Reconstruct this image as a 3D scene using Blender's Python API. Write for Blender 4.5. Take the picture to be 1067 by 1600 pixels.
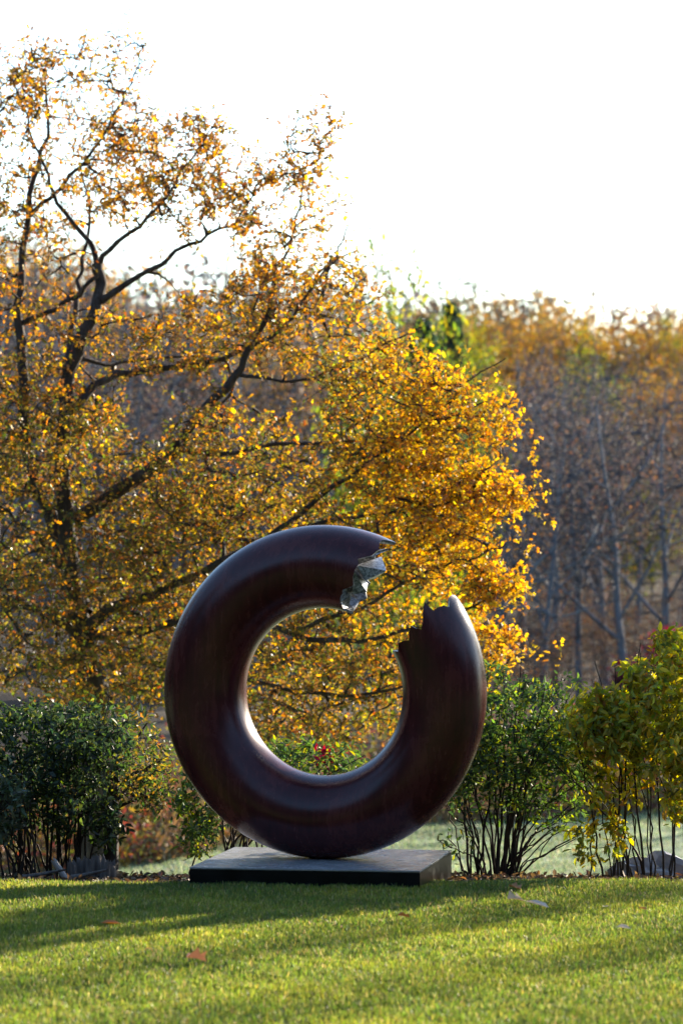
import bpy, math, random
import numpy as np
from mathutils import Vector, Matrix, Euler

random.seed(11)
rng = np.random.default_rng(11)
R_ = math.radians
for o in list(bpy.data.objects):
    bpy.data.objects.remove(o)
SC = bpy.context.scene
COL = SC.collection

# ------------------------------------------------------------------ camera
F_PX, CX, HY, ZC = 5600.0, 533.5, 826.0, 2.03      # photo focal length in px, centre column, horizon row, eye height
cam_d = bpy.data.cameras.new('camera')
cam = bpy.data.objects.new('camera', cam_d)
COL.objects.link(cam)
cam.location = (0, 0, ZC)
cam.rotation_euler = (R_(90) + math.atan((HY - 800) / F_PX), 0, 0)
cam_d.sensor_fit = 'VERTICAL'
cam_d.sensor_height = 36.0
cam_d.lens = F_PX / 1600 * 36.0
cam_d.clip_start, cam_d.clip_end = 0.5, 3000
cam_d.dof.use_dof = True
cam_d.dof.focus_distance = 22.8
cam_d.dof.aperture_fstop = 3.3
SC.camera = cam

# ------------------------------------------------------------------ sky, sun, exposure
SUN_AZ, SUN_EL = -38.0, 17.0          # degrees: azimuth to the left of straight ahead (negative: to the right), elevation
world = bpy.data.worlds.new('World')
SC.world = world
world.use_nodes = True
wn = world.node_tree
wn.nodes.clear()
w_out = wn.nodes.new('ShaderNodeOutputWorld')
w_bg = wn.nodes.new('ShaderNodeBackground')
w_sky = wn.nodes.new('ShaderNodeTexSky')
w_sky.sky_type = 'NISHITA'
w_sky.sun_disc = False
w_sky.sun_elevation = R_(SUN_EL)
w_sky.sun_rotation = R_(-SUN_AZ)
w_sky.air_density, w_sky.dust_density, w_sky.ozone_density = 1.0, 0.6, 3.0
w_bg.inputs['Strength'].default_value = 0.13
wn.links.new(w_sky.outputs[0], w_bg.inputs[0])
wn.links.new(w_bg.outputs[0], w_out.inputs[0])

sun_d = bpy.data.lights.new('sun', 'SUN')
sun_d.energy = 5.0
sun_d.angle = R_(0.55)
sun_d.color = (1.0, 0.86, 0.67)
sun = bpy.data.objects.new('sun', sun_d)
COL.objects.link(sun)
to_sun = Vector((-math.sin(R_(SUN_AZ)) * math.cos(R_(SUN_EL)), math.cos(R_(SUN_AZ)) * math.cos(R_(SUN_EL)), math.sin(R_(SUN_EL))))
sun.rotation_euler = to_sun.to_track_quat('Z', 'Y').to_euler()
sun.location = (20, 30, 20)

SC.view_settings.view_transform = 'Standard'
SC.view_settings.look = 'None'
SC.view_settings.gamma = 1.0
SC.view_settings.use_curve_mapping = False
SC.view_settings.exposure = 1.7
SC.cycles.use_denoising = True
SC.cycles.max_bounces = 8
SC.cycles.transparent_max_bounces = 8


def at(px, py, Y):
    """photo pixel at a chosen distance -> point in the place"""
    return Vector(((px - CX) / F_PX * Y, Y, ZC - (py - HY) / F_PX * Y))


# ------------------------------------------------------------------ helpers
def tag(o, label=None, cat=None, group=None, kind=None):
    if label: o['label'] = label
    if cat: o['category'] = cat
    if group: o['group'] = group
    if kind: o['kind'] = kind
    return o


def empty(name, loc, label, cat, group=None):
    o = bpy.data.objects.new(name, None)
    o.empty_display_size = 0.2
    COL.objects.link(o)
    o.location = loc
    return tag(o, label, cat, group)


def link(name, me, parent=None, loc=None):
    o = bpy.data.objects.new(name, me)
    COL.objects.link(o)
    if parent is not None: o.parent = parent
    if loc is not None: o.location = loc
    return o


def np_mesh(name, V, faces, mat, smooth=False, col=None):
    """V (n,3); faces: list of (m,k) int arrays"""
    me = bpy.data.meshes.new(name)
    V = np.asarray(V, dtype=np.float32)
    me.vertices.add(len(V))
    me.vertices.foreach_set('co', V.ravel())
    loops, starts, s = [], [], 0
    for f in faces:
        f = np.asarray(f, dtype=np.int32)
        if f.size == 0: continue
        k = f.shape[1]
        loops.append(f.ravel())
        starts.append(np.arange(len(f), dtype=np.int32) * k + s)
        s += f.size
    L = np.concatenate(loops); S = np.concatenate(starts)
    me.loops.add(len(L)); me.loops.foreach_set('vertex_index', L)
    me.polygons.add(len(S)); me.polygons.foreach_set('loop_start', S)
    me.polygons.foreach_set('use_smooth', np.full(len(S), bool(smooth)))
    if col is not None:
        a = me.attributes.new('Col', 'FLOAT_COLOR', 'POINT')
        c4 = np.ones((len(V), 4), dtype=np.float32); c4[:, :3] = col
        a.data.foreach_set('color', c4.ravel())
    me.update(calc_edges=True)
    me.validate()
    for m in (mat if isinstance(mat, (list, tuple)) else [mat]):
        me.materials.append(m)
    return me


def norm(a):
    return a / np.maximum(np.linalg.norm(a, axis=-1, keepdims=True), 1e-9)


def tubes(P, Rr, ns=4, wob=0.0):
    """P (N,K,3), Rr (N,K) -> verts, quad faces (with end caps left open)"""
    P = np.asarray(P, float); Rr = np.asarray(Rr, float)
    N, K, _ = P.shape
    D = np.empty_like(P)
    D[:, 1:-1] = P[:, 2:] - P[:, :-2]; D[:, 0] = P[:, 1] - P[:, 0]; D[:, -1] = P[:, -1] - P[:, -2]
    D = norm(D)
    ov = norm(P[:, -1] - P[:, 0])
    ref = np.where(np.abs(ov[:, 2:3]) < 0.8, np.array([[0, 0, 1.0]]), np.array([[1.0, 0, 0]]))[:, None, :]
    A = norm(np.cross(D, np.broadcast_to(ref, D.shape))); B = np.cross(D, A)
    th = np.arange(ns) / ns * 2 * np.pi
    rr = Rr[:, :, None] * np.ones(ns)
    if wob: rr = rr * (1 + wob * rng.normal(size=rr.shape))
    V = P[:, :, None, :] + rr[..., None] * (np.cos(th)[:, None] * A[:, :, None, :] + np.sin(th)[:, None] * B[:, :, None, :])
    idx = np.arange(N * K * ns).reshape(N, K, ns)
    nx = np.roll(idx, -1, axis=2)
    q = np.stack([idx[:, :-1], nx[:, :-1], nx[:, 1:], idx[:, 1:]], axis=-1).reshape(-1, 4)
    return V.reshape(-1, 3), q


def spline(pts, K):
    """Catmull-Rom through pts (with radius in column 4 if given) resampled to K nodes"""
    p = np.asarray(pts, float)
    if len(p) == 2:
        t = np.linspace(0, 1, K)[:, None]
        return p[0] * (1 - t) + p[1] * t
    e = np.vstack([2 * p[0] - p[1], p, 2 * p[-1] - p[-2]])
    seg = np.linspace(0, len(p) - 1 - 1e-6, K)
    i = seg.astype(int); t = (seg - i)[:, None]
    a, b, c, d = e[i], e[i + 1], e[i + 2], e[i + 3]
    return 0.5 * (2 * b + (c - a) * t + (2 * a - 5 * b + 4 * c - d) * t ** 2 + (3 * b - a - 3 * c + d) * t ** 3)


# ------------------------------------------------------------------ materials
def new_mat(name):
    m = bpy.data.materials.new(name)
    m.use_nodes = True
    nt = m.node_tree
    nt.nodes.clear()
    out = nt.nodes.new('ShaderNodeOutputMaterial')
    return m, nt, out


def noise(nt, scale, detail=4, rough=0.6, vec=None, dist=0.0):
    n = nt.nodes.new('ShaderNodeTexNoise')
    n.inputs['Scale'].default_value = scale
    n.inputs['Detail'].default_value = detail
    n.inputs['Roughness'].default_value = rough
    n.inputs['Distortion'].default_value = dist
    if vec is not None: nt.links.new(vec, n.inputs['Vector'])
    return n


def ramp(nt, fac, stops):
    r = nt.nodes.new('ShaderNodeValToRGB')
    while len(r.color_ramp.elements) < len(stops): r.color_ramp.elements.new(0.5)
    for e, (p, c) in zip(r.color_ramp.elements, stops):
        e.position = p; e.color = (*c, 1) if len(c) == 3 else c
    nt.links.new(fac, r.inputs[0])
    return r


def obj_vec(nt, scale=(1, 1, 1), geo=False):
    if geo:
        g = nt.nodes.new('ShaderNodeNewGeometry').outputs['Position']
    else:
        g = nt.nodes.new('ShaderNodeTexCoord').outputs['Object']
    mp = nt.nodes.new('ShaderNodeMapping')
    mp.inputs['Scale'].default_value = scale
    nt.links.new(g, mp.inputs['Vector'])
    return mp.outputs[0]


def bump(nt, h, strength, dist, bsdf):
    b = nt.nodes.new('ShaderNodeBump')
    b.inputs['Strength'].default_value = strength
    b.inputs['Distance'].default_value = dist
    nt.links.new(h, b.inputs['Height'])
    nt.links.new(b.outputs[0], bsdf.inputs['Normal'])


def rough_mat(name, stops, scale, rough=0.9, vscale=(1, 1, 1), bstr=0.6, bdist=0.01, geo=False, spec=0.3, detail=6):
    m, nt, out = new_mat(name)
    v = obj_vec(nt, vscale, geo)
    n = noise(nt, scale, detail, 0.65, v)
    r = ramp(nt, n.outputs[0], stops)
    p = nt.nodes.new('ShaderNodeBsdfPrincipled')
    nt.links.new(r.outputs[0], p.inputs['Base Color'])
    p.inputs['Roughness'].default_value = rough
    p.inputs['Specular IOR Level'].default_value = spec
    if bstr: bump(nt, n.outputs[0], bstr, bdist, p)
    nt.links.new(p.outputs[0], out.inputs[0])
    return m


def leaf_mat(name, trans=0.55, gloss=0.06, rough=0.35, tint=(1, 1, 1), tsat=1.15):
    m, nt, out = new_mat(name)
    a = nt.nodes.new('ShaderNodeAttribute'); a.attribute_name = 'Col'
    g = nt.nodes.new('ShaderNodeNewGeometry')
    hsv = nt.nodes.new('ShaderNodeHueSaturation')
    mr = nt.nodes.new('ShaderNodeMapRange')
    mr.inputs['To Min'].default_value = 0.75; mr.inputs['To Max'].default_value = 1.25
    nt.links.new(g.outputs['Random Per Island'], mr.inputs['Value'])
    nt.links.new(mr.outputs[0], hsv.inputs['Value'])
    nt.links.new(a.outputs['Color'], hsv.inputs['Color'])
    d = nt.nodes.new('ShaderNodeBsdfDiffuse'); t = nt.nodes.new('ShaderNodeBsdfTranslucent')
    h2 = nt.nodes.new('ShaderNodeHueSaturation')
    h2.inputs['Saturation'].default_value = tsat; h2.inputs['Value'].default_value = 1.25
    nt.links.new(hsv.outputs[0], h2.inputs['Color'])
    nt.links.new(hsv.outputs[0], d.inputs['Color']); nt.links.new(h2.outputs[0], t.inputs['Color'])
    mx = nt.nodes.new('ShaderNodeMixShader'); mx.inputs[0].default_value = trans
    nt.links.new(d.outputs[0], mx.inputs[1]); nt.links.new(t.outputs[0], mx.inputs[2])
    gl = nt.nodes.new('ShaderNodeBsdfGlossy'); gl.inputs['Roughness'].default_value = rough
    m2 = nt.nodes.new('ShaderNodeMixShader'); m2.inputs[0].default_value = gloss
    nt.links.new(mx.outputs[0], m2.inputs[1]); nt.links.new(gl.outputs[0], m2.inputs[2])
    nt.links.new(m2.outputs[0], out.inputs[0])
    return m


M = {}
M['leaf'] = leaf_mat('autumn_leaf', 0.58, 0.04, 0.4)
M['green_leaf'] = leaf_mat('green_leaf', 0.45, 0.035, 0.45)
M['grass'] = leaf_mat('grass_blade', 0.55, 0.04, 0.45)
M['dry_leaf'] = leaf_mat('dry_leaf', 0.25, 0.04, 0.5)
M['oak_bark'] = rough_mat('oak_bark', [(0.3, (0.022, 0.018, 0.016)), (0.55, (0.055, 0.046, 0.04)), (0.8, (0.12, 0.11, 0.10))], 14, 0.9, (1, 1, 0.35), 0.9, 0.03)
M['grey_bark'] = rough_mat('grey_bark', [(0.3, (0.10, 0.10, 0.105)), (0.6, (0.21, 0.215, 0.228)), (0.85, (0.34, 0.35, 0.365))], 5, 0.9, (1, 1, 0.3), 0.5, 0.02)
M['twig_bark'] = rough_mat('grey_twig_bark', [(0.3, (0.038, 0.039, 0.043)), (0.7, (0.105, 0.107, 0.116))], 5, 0.9, (1, 1, 0.3), 0, 0)
M['pale_bark'] = rough_mat('pale_bark', [(0.3, (0.12, 0.125, 0.12)), (0.6, (0.22, 0.23, 0.22)), (0.85, (0.34, 0.35, 0.34))], 5, 0.9, (1, 1, 0.4), 0.5, 0.02)
M['brown_bark'] = rough_mat('brown_bark', [(0.3, (0.02, 0.016, 0.013)), (0.7, (0.06, 0.048, 0.04))], 20, 0.85, (1, 1, 0.3), 0.6, 0.01)
M['stem'] = rough_mat('shrub_stem', [(0.3, (0.022, 0.016, 0.012)), (0.7, (0.065, 0.05, 0.04))], 30, 0.8, (1, 1, 0.3), 0.4, 0.004)
M['old_wood'] = rough_mat('old_wood', [(0.3, (0.06, 0.05, 0.045)), (0.6, (0.17, 0.15, 0.13)), (0.85, (0.3, 0.28, 0.25))], 9, 0.9, (6, 6, 0.6), 0.8, 0.006)
M['pale_wood'] = rough_mat('pale_wood', [(0.3, (0.28, 0.25, 0.22)), (0.7, (0.5, 0.46, 0.42))], 9, 0.8, (6, 6, 0.6), 0.5, 0.004)
M['rock'] = rough_mat('pale_rock', [(0.3, (0.28, 0.30, 0.36)), (0.55, (0.46, 0.48, 0.55)), (0.8, (0.66, 0.68, 0.73))], 9, 0.85, (1, 1, 1), 0.8, 0.02)
M['soil'] = rough_mat('garden_soil', [(0.3, (0.03, 0.022, 0.016)), (0.6, (0.07, 0.05, 0.035)), (0.8, (0.12, 0.085, 0.055))], 18, 0.95, (1, 1, 1), 0.9, 0.03, True)
M['lawn'] = rough_mat('lawn_turf', [(0.3, (0.045, 0.07, 0.014)), (0.55, (0.075, 0.11, 0.022)), (0.8, (0.11, 0.13, 0.035))], 6, 0.95, (1, 1, 1), 0.7, 0.02, True)
M['field'] = rough_mat('frosted_field', [(0.3, (0.16, 0.205, 0.10)), (0.5, (0.23, 0.28, 0.16)), (0.7, (0.30, 0.345, 0.22))], 2.2, 0.95, (1, 0.6, 1), 0.5, 0.05, True, 0.2, 9)
M['hill'] = rough_mat('leaf_litter', [(0.3, (0.02, 0.015, 0.011)), (0.55, (0.042, 0.03, 0.02)), (0.8, (0.08, 0.05, 0.028))], 0.8, 0.95, (1, 1, 1), 0.8, 0.1, True, 0.2, 9)
M['wire'] = rough_mat('wire_sheath', [(0.3, (0.2, 0.2, 0.21)), (0.7, (0.3, 0.3, 0.31))], 3, 0.6, bstr=0)


def ring_paint():
    m, nt, out = new_mat('oxblood_patina')
    v = obj_vec(nt, (1, 1, 1))
    vs = obj_vec(nt, (9, 9, 0.9))
    n = noise(nt, 3.2, 5, 0.6, v, 0.4); st = noise(nt, 2.4, 5, 0.65, vs); fine = noise(nt, 160, 2, 0.5, v)
    mul = nt.nodes.new('ShaderNodeMath'); mul.operation = 'ADD'
    nt.links.new(n.outputs[0], mul.inputs[0]); nt.links.new(st.outputs[0], mul.inputs[1])
    half = nt.nodes.new('ShaderNodeMath'); half.operation = 'MULTIPLY'; half.inputs[1].default_value = 0.5
    nt.links.new(mul.outputs[0], half.inputs[0])
    r = ramp(nt, half.outputs[0], [(0.34, (0.030, 0.0050, 0.0066)), (0.5, (0.060, 0.0088, 0.0108)), (0.64, (0.105, 0.020, 0.018))])
    p = nt.nodes.new('ShaderNodeBsdfPrincipled')
    nt.links.new(r.outputs[0], p.inputs['Base Color'])
    rr = nt.nodes.new('ShaderNodeMapRange')
    rr.inputs['From Min'].default_value = 0.3; rr.inputs['From Max'].default_value = 0.7
    rr.inputs['To Min'].default_value = 0.22; rr.inputs['To Max'].default_value = 0.31
    nt.links.new(half.outputs[0], rr.inputs['Value'])
    nt.links.new(rr.outputs[0], p.inputs['Roughness'])
    p.inputs['Specular IOR Level'].default_value = 0.36
    bump(nt, fine.outputs[0], 0.05, 0.002, p)
    nt.links.new(p.outputs[0], out.inputs[0])
    return m


def fracture_metal():
    m, nt, out = new_mat('raw_cast_metal')
    v = obj_vec(nt)
    n = noise(nt, 60, 6, 0.7, v); n2 = noise(nt, 9, 3, 0.6, v)
    r = ramp(nt, n.outputs[0], [(0.36, (0.06, 0.06, 0.063)), (0.5, (0.24, 0.24, 0.25)), (0.64, (0.58, 0.585, 0.61))])
    p = nt.nodes.new('ShaderNodeBsdfPrincipled')
    nt.links.new(r.outputs[0], p.inputs['Base Color'])
    p.inputs['Metallic'].default_value = 0.35
    p.inputs['Roughness'].default_value = 0.38
    bump(nt, n.outputs[0], 0.35, 0.002, p)
    nt.links.new(p.outputs[0], out.inputs[0])
    return m


def plinth_mat(name, c0, c1, r0, r1, sp):
    m, nt, out = new_mat(name)
    v = obj_vec(nt)
    n = noise(nt, 7, 6, 0.6, v); f = noise(nt, 90, 2, 0.5, v)
    r = ramp(nt, n.outputs[0], [(0.35, c0), (0.65, c1)])
    p = nt.nodes.new('ShaderNodeBsdfPrincipled')
    nt.links.new(r.outputs[0], p.inputs['Base Color'])
    rr = nt.nodes.new('ShaderNodeMapRange')
    rr.inputs['To Min'].default_value = r0; rr.inputs['To Max'].default_value = r1
    nt.links.new(n.outputs[0], rr.inputs['Value']); nt.links.new(rr.outputs[0], p.inputs['Roughness'])
    p.inputs['Specular IOR Level'].default_value = sp
    bump(nt, f.outputs[0], 0.06, 0.002, p)
    nt.links.new(p.outputs[0], out.inputs[0])
    return m


M['ring'] = ring_paint()
M['fracture'] = fracture_metal()
M['plinth'] = plinth_mat('black_steel_plate', (0.004, 0.0045, 0.005), (0.010, 0.0105, 0.011), .25, .35, .15)
M['plinth_top'] = plinth_mat('sky_sheen_toned_plate', (0.27, 0.274, 0.275), (0.37, 0.374, 0.375), .22, .32, 1.0)  # pale base colour stands in for the sky's sheen on the top

# ------------------------------------------------------------------ terrain
PY = [-80, 20.25, 21.2, 22, 23, 30, 40, 44, 62, 75, 100, 130, 170, 260, 420, 900]
PZ = [0, 0, -0.062, -0.115, -0.22, -1.15, -2.15, -2.3, -2.3, -1.9, -0.6, 1.4, 4.0, 6.5, 8, 8]


def gz(x, y):
    x = np.asarray(x, float); y = np.asarray(y, float)
    z = np.interp(y, PY, PZ)
    far = np.clip((y - 60) / 60, 0, 1)
    z = z + far * (0.9 * np.sin(x * 0.045 + 1.3) + 0.5 * np.sin(x * 0.11 + y * 0.05))
    mid = np.clip((y - 26) / 10, 0, 1) * (1 - far)
    z = z + mid * 0.06 * np.sin(x * 0.5 + y * 0.3)
    near = 1 - np.clip((y - 20) / 3, 0, 1)
    return z + near * (0.008 * np.sin(x * 1.7 + y * 0.9) + 0.006 * np.sin(x * 3.1 - y * 2.3))


def sheet(name, ys, mat, xw, nx):
    xs = np.sort(np.concatenate([np.linspace(-xw, xw, nx), np.linspace(-4, 4, 41)]))
    xs = np.unique(np.round(xs, 3))
    X, Y = np.meshgrid(xs, ys)
    V = np.stack([X, Y, gz(X, Y)], -1).reshape(-1, 3)
    n = len(xs); idx = np.arange(len(V)).reshape(len(ys), n)
    q = np.stack([idx[:-1, :-1], idx[:-1, 1:], idx[1:, 1:], idx[1:, :-1]], -1).reshape(-1, 4)
    o = link(name, np_mesh(name, V, [q], mat, True))
    return tag(o, kind='structure')


LAWN_END = 20.7
sheet('lawn', np.concatenate([np.linspace(-80, 10, 20), np.linspace(11, LAWN_END, 60)]), M['lawn'], 300, 41)
sheet('garden_bed', np.linspace(LAWN_END, 23.6, 24), M['soil'], 300, 41)
sheet('field', np.linspace(23.6, 60, 60), M['field'], 300, 61)
sheet('hillside', np.concatenate([np.linspace(60, 180, 50), np.linspace(200, 900, 20)]), M['hill'], 700, 71)


# ------------------------------------------------------------------ leaves
LV = np.array([[0, 0, 0], [-.30, .30, .10], [-.34, .68, .08], [0, 1, -.05], [.34, .68, .08], [.30, .30, .10], [0, .5, 0]], float)
LQ = np.array([[0, 6, 2, 1], [6, 3, 2, 2], [0, 5, 4, 6], [6, 4, 3, 3]])
LT = np.array([[0, 6, 1], [1, 6, 2], [6, 3, 2], [0, 5, 6], [5, 4, 6], [6, 4, 3]])
# slim oval leaf and a lobed (oak) one, both folded along the midrib
LOBE = np.array([[0, 0, 0], [-.08, .20, .05], [-.33, .34, .10], [-.12, .47, .04], [-.30, .76, .09], [0, 1, -.10],
                 [.30, .76, .09], [.12, .47, .04], [.33, .34, .10], [.08, .20, .05], [0, .5, -.03]], float)
LOBE_T = np.array([[0, 10, 1], [1, 10, 3], [1, 3, 2], [3, 10, 4], [4, 10, 5], [0, 9, 10], [9, 7, 10], [9, 8, 7], [7, 6, 10], [6, 5, 10]])
OVAL = np.array([[0, 0, 0], [-.20, .30, .06], [-.19, .65, .05], [0, 1, -.10], [.19, .65, .05], [.20, .30, .06]], float)
OVAL_T = np.array([[0, 3, 1], [1, 3, 2], [0, 5, 3], [5, 4, 3]])


def frames(dirs, nrm):
    y = norm(dirs); x = norm(np.cross(y, nrm)); z = np.cross(x, y)
    return x, y, z


def leaf_cloud(pos, dirs, nrm, size, col, shape='oval'):
    sv, st = (LOBE, LOBE_T) if shape == 'lobe' else (OVAL, OVAL_T)
    x, y, z = frames(dirs, nrm)
    n, k = len(pos), len(sv)
    curl = 1 + 0.8 * rng.normal(size=(n, 1))
    V = pos[:, None] + size[:, None, None] * (sv[:, 0][None, :, None] * x[:, None] + sv[:, 1][None, :, None] * y[:, None]
                                             + (sv[:, 2][None, :] * curl)[..., None] * z[:, None])
    T = (st[None] + (np.arange(n) * k)[:, None, None]).reshape(-1, 3)
    return V.reshape(-1, 3), T, np.repeat(col, k, axis=0)


def single_leaf_mesh(name, shape, col, curl, mat):
    sv, st = (LOBE, LOBE_T) if shape == 'lobe' else (OVAL, OVAL_T)
    v = sv.copy(); v[:, 2] *= curl
    return np_mesh(name, v, [st], mat, False, np.tile(np.array(col), (len(v), 1)))


def palette(n, cols, wts):
    w = np.asarray(wts, float); w /= w.sum()
    c = np.asarray(cols, float)[rng.choice(len(cols), n, p=w)]
    return c * (1 + 0.22 * rng.normal(size=(n, 1))).clip(0.5, 1.6) * (1 + 0.08 * rng.normal(size=(n, 3)))


# ------------------------------------------------------------------ plant growth: twigs join attraction points to the limbs
def grow(skel, pts, up=0.4, K=4, bend=0.25):
    """skel: list of (n,4) arrays xyz+radius. returns twig node arrays (N,K,3), parent index, attach info"""
    npos, ntw, ndir = [], [], []
    for s in skel:
        npos.append(s[:, :3]); ntw.append(np.full(len(s), -1))
        d = np.gradient(s[:, :3], axis=0); ndir.append(norm(d))
    npos = np.concatenate(npos); ntw = np.concatenate(ntw); ndir = np.concatenate(ndir)
    cap = len(npos) + len(pts) * (K - 1)
    NP = np.empty((cap, 3)); NT = np.empty(cap, int); ND = np.empty((cap, 3))
    c = len(npos); NP[:c] = npos; NT[:c] = ntw; ND[:c] = ndir
    # order by distance from the limbs
    d0 = np.empty(len(pts))
    for i in range(0, len(pts), 256):
        d0[i:i + 256] = np.linalg.norm(pts[i:i + 256, None] - npos[None], axis=-1).min(1)
    order = np.argsort(d0 + 0.15 * d0.mean() * rng.normal(size=len(pts)))
    P = np.empty((len(pts), K, 3)); par = np.empty(len(pts), int)
    for j, i in enumerate(order):
        p = pts[i]
        df = p - NP[:c]
        dist = np.sqrt((df * df).sum(1))
        cost = dist + up * np.maximum(0, -df[:, 2]) + 0.25 * np.maximum(0, -(df * ND[:c]).sum(1))
        b = int(np.argmin(cost))
        s = NP[b]; L = max(dist[b], 1e-4)
        d = (p - s) / L
        ctrl = s + L * 0.5 * (0.55 * d + 0.45 * ND[b]) + bend * 0.3 * L * rng.normal(size=3) + np.array([0, 0, -0.05 * L])
        for k in range(K):
            t = k / (K - 1)
            P[j, k] = (1 - t) ** 2 * s + 2 * t * (1 - t) * ctrl + t * t * p
        par[j] = NT[b]
        NP[c:c + K - 1] = P[j, 1:]; NT[c:c + K - 1] = j
        dd = P[j, 1:] - P[j, :-1]
        ND[c:c + K - 1] = norm(dd)
        c += K - 1
    cnt = np.ones(len(pts))
    for j in range(len(pts) - 1, -1, -1):
        if par[j] >= 0: cnt[par[j]] += cnt[j]
    return P, par, cnt


def plant(name, base, label, cat, skel, part_names, pts, twig_r, bark, leaf=None, group=None, up=0.4, rmax=0.05, limb_sides=8,
          n_single=0, single_pick=None, K=4, twig_name='twigs', bend=0.25, wob=0.05, twig_bark=None):
    """skel: list of (n,4); leaf: dict(n, size, cols(fn or list), wts, shape, mat, spread, droop, frac)"""
    base = np.asarray(base, float)
    root = empty(name, base, label, cat, group)
    for s, pn in zip(skel, part_names):
        v, q = tubes(s[None, :, :3] - base, s[None, :, 3], limb_sides, wob)
        link(pn, np_mesh(pn, v, [q], bark, True), root)
    if len(pts) == 0: return root
    P, par, cnt = grow(skel, pts, up, K, bend)
    r0 = np.minimum(twig_r * cnt ** 0.5, rmax)
    t = np.linspace(0, 1, K)
    Rr = r0[:, None] * (1 - t) + twig_r * 0.55 * t
    v, q = tubes(P - base, Rr, 4)
    tw = link(twig_name, np_mesh(twig_name, v, [q], twig_bark or bark, True), root)
    tw['kind'] = 'stuff'
    if leaf:
        n = leaf['n']
        N = len(P) * n
        own = np.repeat(np.arange(len(P)), n)
        if 'keep' in leaf:
            own = own[rng.random(N) < leaf['keep'](P[own, -1])]
        N = len(own)
        t = 1 - leaf.get('frac', 0.8) * rng.random(N) ** 1.3
        f = t * (K - 1); i = np.minimum(f.astype(int), K - 2); u = (f - i)[:, None]
        p = P[own, i] * (1 - u) + P[own, i + 1] * u
        d = norm(P[own, -1] - P[own, 0])
        rnd = rng.normal(size=(N, 3))
        dirs = norm(0.5 * d + 0.8 * rnd + np.array([0, 0, -leaf.get('droop', 0.3)]))
        p = p + leaf.get('spread', 0.05) * rng.normal(size=(N, 3))
        nr = norm(rng.normal(size=(N, 3)) * leaf.get('nrand', 0.8) + np.array([0, 0, 0.8]))
        size = leaf['size'] * (0.65 + 0.6 * rng.random(N))
        col = leaf['cols'](p) if callable(leaf['cols']) else palette(N, leaf['cols'], leaf['wts'])
        col = np.clip(col, 0.004, 0.85)
        single = np.zeros(N, bool)
        if n_single:
            sc = single_pick(p) + 1e-3 * rng.random(N)
            single[np.argsort(-sc)[:n_single]] = True
        m = ~single
        v, T, c = leaf_cloud(p[m] - base, dirs[m], nr[m], size[m], col[m], leaf['shape'])
        fo = link('foliage', np_mesh('foliage', v, [T], leaf['mat'], False, c), root)
        fo['kind'] = 'stuff'
        if n_single:
            pal = [single_leaf_mesh('leaf', leaf['shape'], col[k], 0.5 + 1.4 * rng.random(), leaf['mat']) for k in np.where(single)[0][:24]]
            x, y, z = frames(dirs[single], nr[single])
            for k, (pp, s, ci) in enumerate(zip(p[single] - base, size[single], range(n_single))):
                o = bpy.data.objects.new('leaf', pal[k % len(pal)])
                COL.objects.link(o); o.parent = root
                mt = Matrix(((x[k][0], y[k][0], z[k][0]), (x[k][1], y[k][1], z[k][1]), (x[k][2], y[k][2], z[k][2])))
                o.matrix_local = Matrix.Translation(pp) @ mt.to_4x4() @ Matrix.Scale(s, 4)
    return root


def copy_tree(o, parent=None):
    c = o.copy(); COL.objects.link(c); c.parent = parent
    for ch in list(o.children): copy_tree(ch, c)
    return c


# ------------------------------------------------------------------ the broken ring on its plinth
RC_Y = 21.0
S_ = RC_Y / F_PX
R_MAJ, R_TUB = 195.5 * S_, 65.0 * S_
PL_H = 0.10
RC = np.array(at(506, 1080.5, RC_Y))
RC[2] = PL_H + R_MAJ + R_TUB - 0.002
YAW = R_(-17.0)
ex = np.array([math.cos(YAW), math.sin(YAW), 0.0]); ey = np.array([0, 0, 1.0]); en = np.array([math.sin(YAW), -math.cos(YAW), 0.0])  # en: front


def tor(u, v, r=R_TUB):
    u = np.asarray(u, float)[..., None]; v = np.asarray(v, float)[..., None]; r = np.asarray(r, float)[..., None]
    rad = np.cos(u) * ex + np.sin(u) * ey
    return RC + (R_MAJ + r * np.cos(v)) * rad + r * np.sin(v) * en


def proj(p):
    return np.stack([CX + F_PX * p[..., 0] / p[..., 1], HY + F_PX * (ZC - p[..., 2]) / p[..., 1]], -1)


def uv_of(px, py, u0, u1):
    U, Vv = np.meshgrid(np.linspace(u0, u1, 180), np.linspace(R_(-25), R_(205), 240))
    p = tor(U, Vv); n = norm(p - (RC + R_MAJ * (np.cos(U)[..., None] * ex + np.sin(U)[..., None] * ey)))
    vis = (n * norm(np.array([0, 0, ZC]) - p)).sum(-1) > -0.02
    d = ((proj(p) - np.array([px, py])) ** 2).sum(-1) + np.where(vis, 0, 1e9)
    k = np.unravel_index(np.argmin(d), d.shape)
    return U[k], Vv[k]


# front rim of the upper break, from the outer spike to the inner edge, and of the lower one
up_px = [(619, 848), (602, 844), (597, 844), (592.5, 848), (592, 859), (581, 868), (558.5, 873), (559.5, 882), (554, 891), (551, 902),
         (552, 914), (544, 918), (535, 921), (535.5, 927), (531, 933.5), (531, 943), (538, 950)]
lo_px = [(706, 929), (703, 932), (701.5, 948), (694, 945.5), (684, 948.5), (677, 953.5), (668, 946), (662.5, 939), (660.5, 957), (660, 972),
         (658, 983), (651, 982), (642, 978), (638.5, 990), (638.5, 1000), (629, 1001.5), (622, 1004.5), (621.5, 1018), (613, 1017)]


def rim(px, u0, u1):
    uv = np.array([uv_of(a, b, u0, u1) for a, b in px])
    for i in range(1, len(uv)): uv[i, 1] = max(uv[i, 1], uv[i - 1, 1] + 0.004)
    return uv


UP = rim(up_px, R_(50), R_(95)); LO = rim(lo_px, R_(5), R_(60))


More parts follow.
